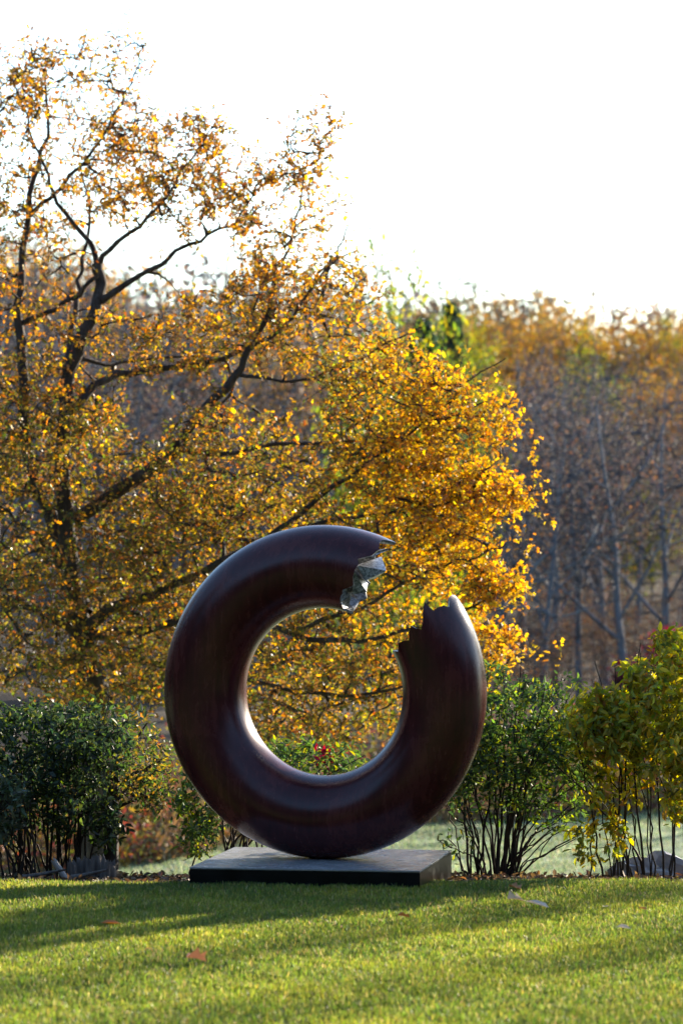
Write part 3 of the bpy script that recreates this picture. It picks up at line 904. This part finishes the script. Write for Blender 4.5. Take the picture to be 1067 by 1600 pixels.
def grass():
    n = 330000
    x = (rng.random(n) * 2 - 1) * 2.75
    y = 13.4 + (LAWN_END - 13.4 + .12) * rng.random(n) ** .92
    d = np.abs((x - pc[0]) * math.cos(PYAW) + (y - pc[1]) * math.sin(PYAW)); e = np.abs(-(x - pc[0]) * math.sin(PYAW) + (y - pc[1]) * math.cos(PYAW))
    ok = (d > PLW / 2 + .004) | (e > PLW / 2 + .004)
    x, y = x[ok], y[ok]; n = len(x)
    cl = .5 + .5 * wav(x, y, 9, 1, 2) * .6 + .25 * wav(x, y, 23, 4, 1)
    h = (.024 + .022 * cl.clip(0, 1)) * (.6 + .7 * rng.random(n))
    w = .0022 + .0018 * rng.random(n)
    an = rng.random(n) * 2 * np.pi; lean = np.abs(rng.normal(size=n)) * .55
    bx, by = np.cos(an), np.sin(an)
    la = rng.random(n) * 2 * np.pi
    lx, ly = np.cos(la) * lean * h, np.sin(la) * lean * h
    z = gz(x, y) - .003
    b0 = np.stack([x - bx * w, y - by * w, z], 1); b1 = np.stack([x + bx * w, y + by * w, z], 1)
    m0 = np.stack([x - bx * w * .8 + lx * .35, y - by * w * .8 + ly * .35, z + h * .6], 1); m1 = np.stack([x + bx * w * .8 + lx * .35, y + by * w * .8 + ly * .35, z + h * .6], 1)
    tp = np.stack([x + lx, y + ly, z + h * (1 - .25 * lean.clip(0, 1.5))], 1)
    V = np.stack([b0, b1, m0, m1, tp], 1).reshape(-1, 3)
    i = np.arange(n)[:, None] * 5
    q4 = i + np.array([[0, 1, 3, 2]]); t3 = i + np.array([[2, 3, 4]])
    c = palette(n, [(.12, .18, .04), (.17, .225, .05), (.27, .265, .07), (.09, .14, .035), (.38, .33, .15)], [4, 4, 2.4, 1.8, 1.0])
    patch = (.5 + .5 * wav(x, y, 3.1, .3, 2.2))[:, None]
    c = c * (.85 + .3 * patch) + patch ** 2 * np.array([.055, .030, 0])
    o = link('grass', np_mesh('grass', V, [q4, t3], M['grass'], False, np.repeat(np.clip(c, .005, .6), 5, axis=0)))
    tag(o, 'short green lawn grass in front of the plinth', kind='stuff')


grass()


def litter():
    n = 5200
    x = (rng.random(n) * 2 - 1) * 3.0; y = LAWN_END - .05 + 2.2 * rng.random(n)
    p = np.stack([x, y, gz(x, y) + .006 + .012 * rng.random(n)], 1)
    ok = ~((np.abs(x - pc[0]) < .75) & (y < pc[1] + .8))
    p = p[ok]; n = len(p)
    v, T, c = leaf_cloud(p, norm(rng.normal(size=(n, 3)) * np.array([1, 1, .35])), norm(rng.normal(size=(n, 3)) * .5 + np.array([0, 0, 1])), .03 + .035 * rng.random(n),
                         palette(n, [(.11, .07, .04), (.19, .12, .06), (.06, .045, .03), (.28, .18, .07)], [3, 2, 3, .6]), 'oval')
    tag(link('leaf_litter', np_mesh('leaf_litter', v, [T], M['dry_leaf'], False, c)), 'brown leaf litter covering the soil strip behind the lawn', kind='stuff')


litter()

# fallen leaves one can pick out on the lawn and on the far field
for k, (px, py, sz, c, curl, tilt, lab) in enumerate([
    (323, 1502, .105, (.50, .24, .15), 2.5, .5, 'curled pinkish-brown fallen leaf lowest on the lawn'),
    (191, 1443, .11, (.48, .15, .03), 1.0, .15, 'orange fallen leaf lying in the grass below the plinth corner'),
    (819, 1408, .115, (.50, .36, .2), 1.6, .35, 'tan ragged fallen leaf touching the pale one'),
    (857, 1418, .15, (.60, .50, .40), 1.0, .3, 'largest pale fallen leaf on the lawn'),
    (815, 1391, .085, (.42, .2, .08), 1.8, .4, 'small brown fallen leaf behind the tan ragged one'),
    (641, 1434, .07, (.16, .08, .04), 2.0, .4, 'dark brown crumpled fallen leaf below the plinth'),
    (1013, 1422, .06, (.5, .2, .05), 1.0, .3, 'small orange fallen leaf in the grass near the rocks'),
    (985, 1451, .075, (.48, .42, .34), 1.5, .3, 'pale beige fallen leaf beyond the small orange one'),
    (948, 1417, .05, (.5, .45, .38), 1.5, .3, 'tiny whitish fallen leaf between the pale one and the orange one'),
    (240, 1486, .05, (.45, .3, .12), 1.5, .3, 'tiny ochre fallen leaf above the curled pinkish-brown one')]):
    Y = F_PX * (ZC - .03) / (py - HY)
    p = np.array(at(px, py, Y))
    sh = 'lobe' if k in (0, 2, 4, 5) else 'oval'
    me = single_leaf_mesh('fallen_leaf', sh, c, curl, M['dry_leaf'])
    sc = bpy.data.objects.new('fallen_leaf', me); COL.objects.link(sc)
    sc.location = p - np.array([.0, .0, .0]); sc.scale = (sz * 1.5, sz, sz)
    sc.rotation_euler = (tilt, .2 * rng.normal(), R_(90) + .5 * rng.normal())
    tag(sc, lab, 'leaf')
for px, Y, lab in [(905, 47.6, 'orange fallen leaf on the frosted field, farther one'), (912, 45.8, 'orange fallen leaf on the frosted field, nearer one')]:
    g = ground_at(px, Y); me = single_leaf_mesh('fallen_leaf', 'lobe', (.5, .2, .06), 1.2, M['dry_leaf'])
    sc = link('fallen_leaf', me, None, g + np.array([0, 0, .03])); sc.scale = (.14, .12, .12); sc.rotation_euler = (.5, .3, 1.4); tag(sc, lab, 'leaf')

# ------------------------------------------------------------------ brush along the far edge of the field
def field_grass():
    n = 90000
    y = 42.5 + 14 * rng.random(n); x = (rng.random(n) * 2 - 1) * .13 * y
    h = (.03 + .035 * (.5 + .5 * wav(x, y, 1.6, 1, 2)).clip(0, 1)) * (.5 + .8 * rng.random(n)); w = .008 + .006 * rng.random(n); an = rng.random(n) * 6.28
    l = .5 * rng.normal(size=(n, 2)) * h[:, None]; z = gz(x, y) - .004
    V = np.stack([np.stack([x - w * np.cos(an), y - w * np.sin(an), z], 1), np.stack([x + w * np.cos(an), y + w * np.sin(an), z], 1), np.stack([x + l[:, 0], y + l[:, 1], z + h], 1)], 1)
    c = palette(n, [(.20, .25, .13), (.29, .33, .21), (.14, .19, .09), (.30, .27, .16)], [3, 3, 2, .8]) * (.75 + .5 * (.5 + .5 * wav(x, y, .9, 2, 1)))[:, None]
    tag(link('field_grass', np_mesh('field_grass', V.reshape(-1, 3), [np.arange(3 * n).reshape(n, 3)], M['grass'], False, np.repeat(np.clip(c, .01, .6), 3, axis=0))), 'short pale frosted grass of the field behind the shrubs', kind='stuff')


field_grass()


def brush():
    n = 2600
    px = -150 + 1400 * rng.random(n)
    edge = np.interp(px, [-150, 150, 300, 420, 640, 760, 1000, 1250], [44.6, 45.6, 46.8, 49.5, 52.6, 53.5, 54.5, 55])
    Y = edge + 7 * rng.random(n) ** 1.4
    x = (px - CX) / F_PX * Y
    h = (.35 + .9 * rng.random(n)) * np.interp(Y - edge, [0, 1, 4], [.35, .8, 1.2])
    b = np.stack([x, Y, gz(x, Y) - .02], 1)
    lean = rng.normal(size=(n, 3)) * .16 * h[:, None]; lean[:, 2] = h
    t = np.linspace(0, 1, 4)
    Pn = b[:, None] + lean[:, None] * t[None, :, None] + (.06 * h)[:, None, None] * rng.normal(size=(n, 4, 3)) * t[None, :, None]
    v1, q1 = tubes(Pn, (.007 + .004 * rng.random(n))[:, None] * (1.1 - .8 * t), 3)
    c1 = np.repeat(palette(n, [(.18, .12, .07), (.26, .19, .11), (.1, .06, .04)], [2, 2, 1]), 12, axis=0)
    k = 11; own = np.repeat(np.arange(n), k)
    tl = .25 + .75 * rng.random(len(own))
    lp = b[own] + lean[own] * tl[:, None] + rng.normal(size=(len(own), 3)) * .10
    zone = np.sin(x * 1.7 + 1) + .6 * np.sin(x * 4.1) + .3 * rng.normal(size=n)
    ca = palette(len(own), [(.30, .19, .09), (.22, .13, .06), (.34, .27, .08)], [3, 2, 1])
    cb = palette(len(own), [(.32, .09, .06), (.36, .28, .06), (.16, .15, .05)], [2, 2, 1.5])
    cl = np.where((zone[own] > .35)[:, None], cb, ca)
    v2, T2, c2 = leaf_cloud(lp, norm(rng.normal(size=(len(own), 3))), norm(rng.normal(size=(len(own), 3))), .06 + .07 * rng.random(len(own)), cl, 'oval')
    o = link('brush', np_mesh('brush', np.vstack([v1, v2]), [q1, T2 + len(v1)], M['dry_leaf'], False, np.clip(np.vstack([c1, c2]), .005, .7)))
    tag(o, 'dry brown and reddish weeds along the far edge of the field', kind='stuff')


brush()

# ------------------------------------------------------------------ the wood beyond the field
def tree_proto(kind, h=10.0, seed=0):
    """one tree of the wood, 10 m tall, standing at the origin"""
    g = np.random.default_rng(seed)
    sk, nm = [], []
    lean = g.normal(size=2) * .35
    th = {'bare': .92, 'gold': .85, 'under': .8, 'pine': 1.0, 'full': .9}[kind] * h
    r0 = {'bare': .15, 'gold': .17, 'under': .07, 'pine': .16, 'full': .17}[kind]
    p = [np.array([lean[0] * t ** 1.5 + .12 * g.normal() * t, lean[1] * t + .1 * g.normal() * t, th * t]) for t in np.linspace(0, 1, 6)]
    p[0][2] = -.5
    s = spline(p, 16); sk.append(np.hstack([s, np.linspace(r0, .02, 16)[:, None]])); nm.append('trunk')
    nb = {'bare': 7, 'gold': 8, 'under': 6, 'pine': 0, 'full': 8}[kind]
    for k in range(nb):
        i = int(16 * (.28 + .6 * (k + .5 * g.random()) / max(nb, 1)))
        i = min(i, 14)
        a = k * 2.4 + g.random(); L_ = h * (.34 - .016 * i) * (.8 + .5 * g.random())
        up = 1.1 if kind == 'bare' else .7
        d = np.array([math.cos(a), math.sin(a), up])
        q0 = s[i]; q1 = q0 + d * L_ * .5 + .12 * g.normal(size=3); q2 = q0 + d * L_ * np.array([.9, .9, 1.15]) + .2 * g.normal(size=3)
        bb = spline([q0, q1, q2], 8); rb = sk[0][i, 3] * .55
        sk.append(np.hstack([bb, np.linspace(rb, .012, 8)[:, None]])); nm.append('limb')
    if kind == 'pine':
        n = 420; t = g.random(n) ** .8; a = g.random(n) * 6.28; rr = (1 - t) * h * .17 * (.5 + .5 * g.random(n)) + .1
        pts = np.stack([rr * np.cos(a), rr * np.sin(a), h * (.46 + .54 * t) - .15 * rr], 1)
    else:
        n = {'bare': 560, 'gold': 420, 'under': 330, 'full': 520}[kind]
        v = norm(g.normal(size=(n, 3))) * (g.random(n) ** .45)[:, None]
        cz, rz, rx = {'bare': (.66, .36, .24), 'gold': (.68, .34, .30), 'under': (.55, .45, .36), 'full': (.58, .42, .30)}[kind]
        v = v * (1 + .25 * np.sin(3 * v[:, :1] * 2 + seed) )
        pts = v * np.array([rx, rx, rz]) * h + np.array([lean[0] * .6, lean[1] * .6, cz * h])
    pal = {'bare': ([(.115, .085, .07), (.26, .13, .05), (.08, .068, .065)], [3, .6, 3]),
           'gold': ([(.48, .27, .035), (.40, .17, .03), (.19, .16, .04), (.22, .12, .045)], [2.4, 1.8, 2.4, 2]),
           'under': ([(.18, .08, .03), (.085, .05, .03), (.13, .09, .035), (.05, .04, .032)], [1.6, 2, 1.2, 3]),
           'pine': ([(.03, .055, .03), (.05, .075, .035), (.02, .04, .02)], [2, 1, 1]),
           'full': ([(.12, .17, .03), (.20, .24, .035), (.42, .36, .04), (.07, .11, .03)], [2, 2.4, 2, .8])}[kind]
    nl = {'bare': 3, 'gold': 15, 'under': 9, 'pine': 16, 'full': 18}[kind]
    ls = {'bare': .085, 'gold': .15, 'under': .13, 'pine': .16, 'full': .19}[kind]
    return plant({'bare': 'bare_tree', 'gold': 'golden_tree', 'under': 'understorey_tree', 'pine': 'evergreen_tree', 'full': 'leafy_tree'}[kind], (0, 0, 0), '', '', sk, nm, pts, .010,
                 M['oak_bark'] if kind in ('pine', 'gold', 'full') else M['grey_bark'],
                 dict(n=nl, size=ls, cols=pal[0], wts=pal[1], shape='oval', mat=M['leaf'], spread=.2 if kind != 'pine' else .08, frac=.9, nrand=1.2),
                 up=.8 if kind != 'pine' else -.2, rmax=.05 if kind != 'bare' else .06, limb_sides=6, K=4, twig_bark=M['twig_bark'] if kind in ('bare', 'under') else None)


protos = {k: [tree_proto(k, 10, 20 + 7 * i + 50 * j) for i in range(n)] for j, (k, n) in enumerate([('bare', 4), ('gold', 3), ('under', 3), ('pine', 1), ('full', 2)])}
used = set()
ONES = 'first second third fourth fifth sixth seventh eighth ninth tenth eleventh twelfth thirteenth fourteenth fifteenth sixteenth seventeenth eighteenth nineteenth'.split()


def nth(i):
    if i < 19: return ONES[i]
    t, u = divmod(i + 1, 10)
    return ['', '', 'twentieth', 'thirtieth', 'fortieth'][t] if u == 0 else ['', '', 'twenty', 'thirty', 'forty'][t] + '-' + ONES[u - 1]




def stand(kind, px, Y, ytop, label, cat='tree', group=None, var=None, z0=None, wid=1.0):
    """put a tree of the wood on its ground so that it is as tall as the one in the photo"""
    pr = protos[kind][rng.integers(len(protos[kind])) if var is None else var]
    o = pr if pr.name not in used else copy_tree(pr)
    used.add(pr.name)
    b = ground_at(px, Y)
    top = ZC - (ytop - HY) / F_PX * Y
    s = max(.25, (top - b[2]) / 10.0)
    o.location = b; o.rotation_euler = (0, 0, rng.random() * 6.28)
    if kind == 'bare': o.rotation_euler = (.05 * rng.normal(), .07 * rng.normal(), rng.random() * 6.28)
    o.scale = (s * wid, s * wid, s)
    for k in ('label', 'category', 'group'):
        if k in o: del o[k]
    return tag(o, label, cat, group)


topx = [-150, 0, 60, 160, 230, 300, 420, 520, 560, 600, 640, 680, 740, 800, 870, 940, 1000, 1070, 1200]
topy = [330, 330, 310, 360, 430, 470, 480, 460, 470, 470, 500, 485, 500, 492, 482, 505, 510, 500, 500]
ytop = lambda px: float(np.interp(px, topx, topy))
# notable ones
stand('full', 612, 60, 428, 'tall green tree turning yellow at its top, rising above the oak', var=0, wid=.55)
stand('pine', 662, 74, 500, 'dark evergreen spire next to the green tree turning yellow', var=0)
stand('full', 715, 84, 515, 'small green tree half hidden behind the oak branch tips', var=1, wid=.45)
stand('gold', 880, 138, 474, 'golden crowned tree highest on the crest of the wood', var=0)
stand('gold', 1010, 138, 492, 'golden crowned tree above the yellow-green shrub on the crest', var=1)
stand('bare', 945, 80, 560, 'thick pale grey bare trunk straight up in the shaded wood', var=0, wid=1.25)
stand('bare', 815, 86, 520, 'tall pale grey bare tree just clear of the oak leaves', var=1, wid=1.1)
stand('pine', 705, 120, 472, 'dark evergreen top poking out beside the bare grey crowns')
for px, Y, yt, v, wd, lab in [(838, 70, 640, 2, .9, 'pale bare tree with slim trunk behind the dead tree'), (905, 73, 600, 1, .8, 'pale slim bare tree between the dead tree and the thick pale trunk'),
                           (985, 71, 580, 3, 1.0, 'pale bare tree next to the thick pale trunk, away from the oak'), (1040, 74, 560, 0, 1.0, 'pale bare tree rising above the yellow-green shrub'),
                           (868, 76, 560, 3, .9, 'pale bare tree with open crown above the green shrub'), (775, 78, 600, 2, .9, 'pale bare tree half covered by the outermost oak leaves')]:
    stand('bare', px, Y, yt, lab, var=v, wid=wd)
GB, GG, GU = 'bare grey trees of the shaded wood', 'golden trees on the crest of the wood', 'rusty understorey trees of the wood'
for px, v, lab in [(745, 0, 'olive green tree on the crest nearest the dark evergreen top'), (930, 1, 'olive green tree on the crest above the thick pale trunk'), (1060, 0, 'olive green tree on the crest at the frame edge')]:
    stand('full', px, 139, ytop(px) + 12, lab, var=v, wid=.8)
for i, px in enumerate(np.arange(660, 1150, 38)):
    stand('gold', px + 6 * rng.normal(), 140 + 14 * rng.random(), ytop(px) + 14 * rng.normal() + 6, nth(i) + ' golden brown crest tree counting outward from the oak', group=GG)
for i, px in enumerate(np.arange(650, 1140, 15)):
    Y = 84 + 50 * rng.random()
    stand('bare', px + 3 * rng.normal(), Y, ytop(px) + 20 + 150 * rng.random() ** 1.2, nth(i) + ' slender bare grey trunk counting outward from the oak branch tips', group=GB)
for k, (px, Y, yt, kind, lab) in enumerate([(735, 112, 590, 'under', 'round rusty crown in the wood just beyond the oak leaf tips'), (800, 118, 575, 'gold', 'dull golden crown half way up the wood beside the tall pale bare tree'), (850, 108, 640, 'under', 'round rusty crown half way up the wood above the green shrub'),
                                         (925, 122, 560, 'full', 'olive crown high in the wood, oak side of the thick pale trunk'), (975, 110, 610, 'under', 'broad rusty crown behind the thick pale trunk'), (1030, 116, 570, 'gold', 'dull golden crown high in the wood above the yellow-green shrub'),
                                         (1065, 104, 660, 'under', 'round rusty crown cut by the picture edge'), (885, 100, 740, 'gold', 'low dull golden crown in the wood between two pale trunks'), (1000, 98, 760, 'full', 'low olive crown in the shaded wood above the red shrubs')]):
    stand(kind, px, Y, yt, lab, wid=1.1)
for i, px in enumerate(np.arange(640, 1140, 20)):
    Y = 82 + 50 * rng.random()
    stand('under', px + 4 * rng.normal(), Y, 640 + 300 * rng.random() ** .8, nth(i) + ' low rusty leaved tree counting outward from the oak branch tips', group=GU)
for px in np.arange(-120, 640, 22):
    Y = 75 + 45 * rng.random()
    stand('bare', px + 10 * rng.normal(), Y, ytop(px) + 10 + 150 * rng.random(), 'slender bare grey tree of the wood seen through the oak', group='bare trees seen through the oak')
for px in np.arange(-120, 640, 34):
    Y = 78 + 45 * rng.random()
    stand('under', px + 10 * rng.normal(), Y, 620 + 260 * rng.random(), 'low rusty leaved tree of the wood seen through the oak', group='understorey trees seen through the oak')
for i, px in enumerate(np.arange(660, 1130, 33)):
    Y = 64 + 14 * rng.random()
    stand('under', px + 6 * rng.normal(), Y, 930 + 110 * rng.random(), nth(i) + ' rusty thicket tree at the foot of the wood counting outward from the ring', group='thicket at the foot of the wood', wid=1.5)
for px in np.arange(-120, 640, 60):
    stand('gold', px + 16 * rng.normal(), 112 + 25 * rng.random(), ytop(px) + 30 + 40 * rng.random(), 'golden brown tree far back in the wood behind the oak', group='golden trees behind the oak')
# the rest of the wood: the dense mass behind, beside and across the lawn that reads as one
def wood(name, areas, label, pal, wts, ls=1.0, low=.58):
    Vs, Ts, Cs, TV, TQ, o1, o2 = [], [], [], [], [], 0, 0
    for (x0, x1, y0, y1, n, h0, h1, per) in areas:
        tx = x0 + (x1 - x0) * rng.random(n); ty = y0 + (y1 - y0) * rng.random(n); tz = gz(tx, ty); th = h0 + (h1 - h0) * rng.random(n)
        P = np.stack([np.stack([tx, ty, tz - .3], 1), np.stack([tx + .3 * rng.normal(size=n), ty, tz + th * .5], 1), np.stack([tx + .5 * rng.normal(size=n), ty, tz + th * .95], 1)], 1)
        v, q4 = tubes(P, np.repeat([[.17, .12, .03]], n, 0), 5); TV.append(v); TQ.append(q4 + o2); o2 += len(v)
        own = np.repeat(np.arange(n), per); N = len(own)
        d = norm(rng.normal(size=(N, 3))) * (rng.random(N) ** .4)[:, None] * np.array([.26, .26, 1.0 - low])
        p = np.stack([tx, ty, tz + th * low], 1)[own] + d * th[own][:, None]
        tone = palette(n, pal, wts)[own] * (1 + .25 * rng.normal(size=(N, 1)))
        v, T, c = leaf_cloud(p, norm(rng.normal(size=(N, 3))), norm(rng.normal(size=(N, 3))), .30 * ls + .22 * ls * rng.random(N), tone, 'oval')
        Vs.append(v); Ts.append(T + o1); Cs.append(c); o1 += len(v)
    V = np.vstack(Vs + TV); Q = np.vstack(TQ) + o1
    C = np.vstack(Cs + [np.tile([[.08, .07, .065]], (o2, 1))])
    tag(link(name, np_mesh(name, V, [np.vstack(Ts), Q], M['leaf'], False, np.clip(C, .01, .6))), label, kind='stuff')


wood('wood', [(-95, -14, 62, 190, 260, 10, 15, 420), (-20, 30, 150, 185, 110, 7.5, 9.0, 420), (-18, 1, 112, 150, 60, 8.5, 11, 380), (17, 95, 58, 190, 240, 9, 13, 380)],
     'dense autumn wood behind and beside the grey trees', [(.12, .09, .075), (.10, .088, .085), (.19, .12, .05), (.07, .07, .05)], [3, 3, .8, 1.5], .8)
wood('wood_across', [(-55, 55, -34, -7, 110, 16, 22, 520), (-60, -20, -7, 58, 70, 10, 15, 420), (32, 70, -7, 34, 50, 10, 14, 420)], 'dense dark wood round the sides of the lawn, facing the sculpture', [(.018, .028, .014), (.03, .03, .014), (.012, .02, .012)], [2, 1, 2], 3.2, .5)

# unseen trees beside the picture, added to throw broken shade over lawn and ring
for x, Y, ht, kind, lab, wd in [(5.78, 27.3, 7.6, 'pine', 'narrow dark evergreen, unseen, added outside the picture to shade the ring', .6),
                            (18.9, 40.2, 10.6, 'gold', 'unseen golden tree far beyond the shrubs, added to shade the lawn', .9), (20.6, 39.0, 11.0, 'bare', 'unseen bare grey tree next to the far golden one, added for shade', 1.2),
                            (17.3, 39.8, 11.6, 'gold', 'slim unseen golden tree added to band the lawn with shade, first of three', .2), (18.4, 38.9, 11.8, 'gold', 'slim unseen golden tree added to band the lawn with shade, second of three', .17),
                            (19.5, 38.1, 11.4, 'gold', 'slim unseen golden tree added to band the lawn with shade, last of three', .2),
                            (-7.0, 27.0, 6.5, 'gold', 'golden tree outside the picture on the dark shrub side', 1)]:  # this one is placed for a warm reflection on the ring's rim
    stand(kind, CX + x / Y * F_PX, Y, HY - (float(gz(x, Y)) + ht - ZC) / Y * F_PX, lab, wid=wd)

for k in protos:
    for pr in protos[k]:
        if pr.name not in used:
            for ch in list(pr.children): bpy.data.objects.remove(ch)
            bpy.data.objects.remove(pr)

# pale dead tree leaning at the near edge of the wood
DY = 70.0


def dl(pts, r0, r1, K=12):
    s = spline([at(a, b, DY) + Vector((0, .4 * rng.normal(), 0)) for a, b in pts], K)
    return np.hstack([s, .55 * np.linspace(r0, r1, K)[:, None]])


dead = [dl([(745, 1120), (770, 1010), (785, 965), (808, 925), (835, 885), (875, 850)], .16, .04), dl([(790, 950), (840, 952), (870, 962), (920, 950), (960, 940)], .05, .015),
        dl([(869, 964), (850, 1000), (830, 1026), (880, 1040), (930, 1046)], .045, .02), dl([(785, 965), (840, 1000), (870, 1010)], .03, .012),
        dl([(812, 920), (850, 905), (900, 880), (950, 850), (1000, 815), (1060, 770)], .05, .015), dl([(905, 880), (920, 840), (935, 820), (945, 800)], .03, .012),
        dl([(940, 866), (975, 886), (1020, 862), (1090, 835)], .035, .015), dl([(812, 920), (840, 900), (862, 892)], .03, .012)]
pts = np.vstack([ell_at(50, 850, 930, 70, 60, DY, 1.0), ell_at(40, 960, 850, 90, 50, DY, 1.0)])
b = ground_at(740, DY); dead[0][0, :3] = b
plant('dead_tree', b, 'pale dead tree with crooked leaning limbs at the foot of the wood', 'tree', dead, ['trunk'] + ['limb'] * 7, pts, .007, M['pale_bark'], None, rmax=.03, limb_sides=6)
for px, Y, ht, lab in [(1054, 68, 975, 'bright red leaved shrub at the foot of the wood'), (985, 69, 1035, 'dull crimson shrub at the foot of the wood, behind the yellow-green shrub')]:
    b = ground_at(px, Y); top = np.array(at(px, ht, Y)); H = top[2] - b[2]
    tips = [b + np.array([.55 * H * rng.normal() * .35, .3 * rng.normal(), H * (.75 + .3 * rng.random())]) for _ in range(8)]
    sk = fan_stems(b, tips, .03, .01, spread=.1)
    q_ = norm(rng.normal(size=(150, 3))) * (rng.random(150) ** .4)[:, None] * np.array([.22, .22, .24]) * H + b + np.array([0, 0, .75 * H])
    plant('red_shrub', b, lab, 'shrub', sk, ['stem'] * 8, q_, .005, M['stem'], dict(n=9, size=.09, cols=[(.20, .015, .03), (.12, .015, .03), (.16, .06, .04)], wts=[2, 2, 1], shape='oval', mat=M['leaf'], spread=.09))

# overhead wire crossing in front of the wood, on two poles outside the picture
wy = 76.0
pa, pb = ground_at(-900, wy), ground_at(1900, wy)
za, zb = at(800, 919, wy).z + .9, at(1067, 905, wy).z + 1.1
for p, z, lab in [(pa, za, 'grey wooden utility pole at the far end of the overhead wire'), (pb, zb, 'grey wooden utility pole at the near end of the overhead wire')]:
    e = empty('utility_pole', p, lab, 'pole')
    v, q4 = tubes(np.array([[[0, 0, -.3], [0, 0, z - p[2] + .3]]]), np.array([[.14, .10]]), 10); link('post', np_mesh('post', v, [q4], M['old_wood'], True), e)
    bevel_box('crossarm', 1.4, .1, .1, .01, M['old_wood'], e, (0, 0, z - p[2] - .05))
w = np.linspace(0, 1, 40)
wp = pa * (1 - w[:, None]) + pb * w[:, None]; wp[:, 2] = za * (1 - w) + zb * w - 4 * 1.0 * w * (1 - w)
v, q4 = tubes((wp - pa)[None], np.full((1, 40), .012), 5)
tag(link('overhead_wire', np_mesh('overhead_wire', v, [q4], M['wire'], True), None, pa), 'thin overhead wire crossing in front of the shaded wood', 'wire')
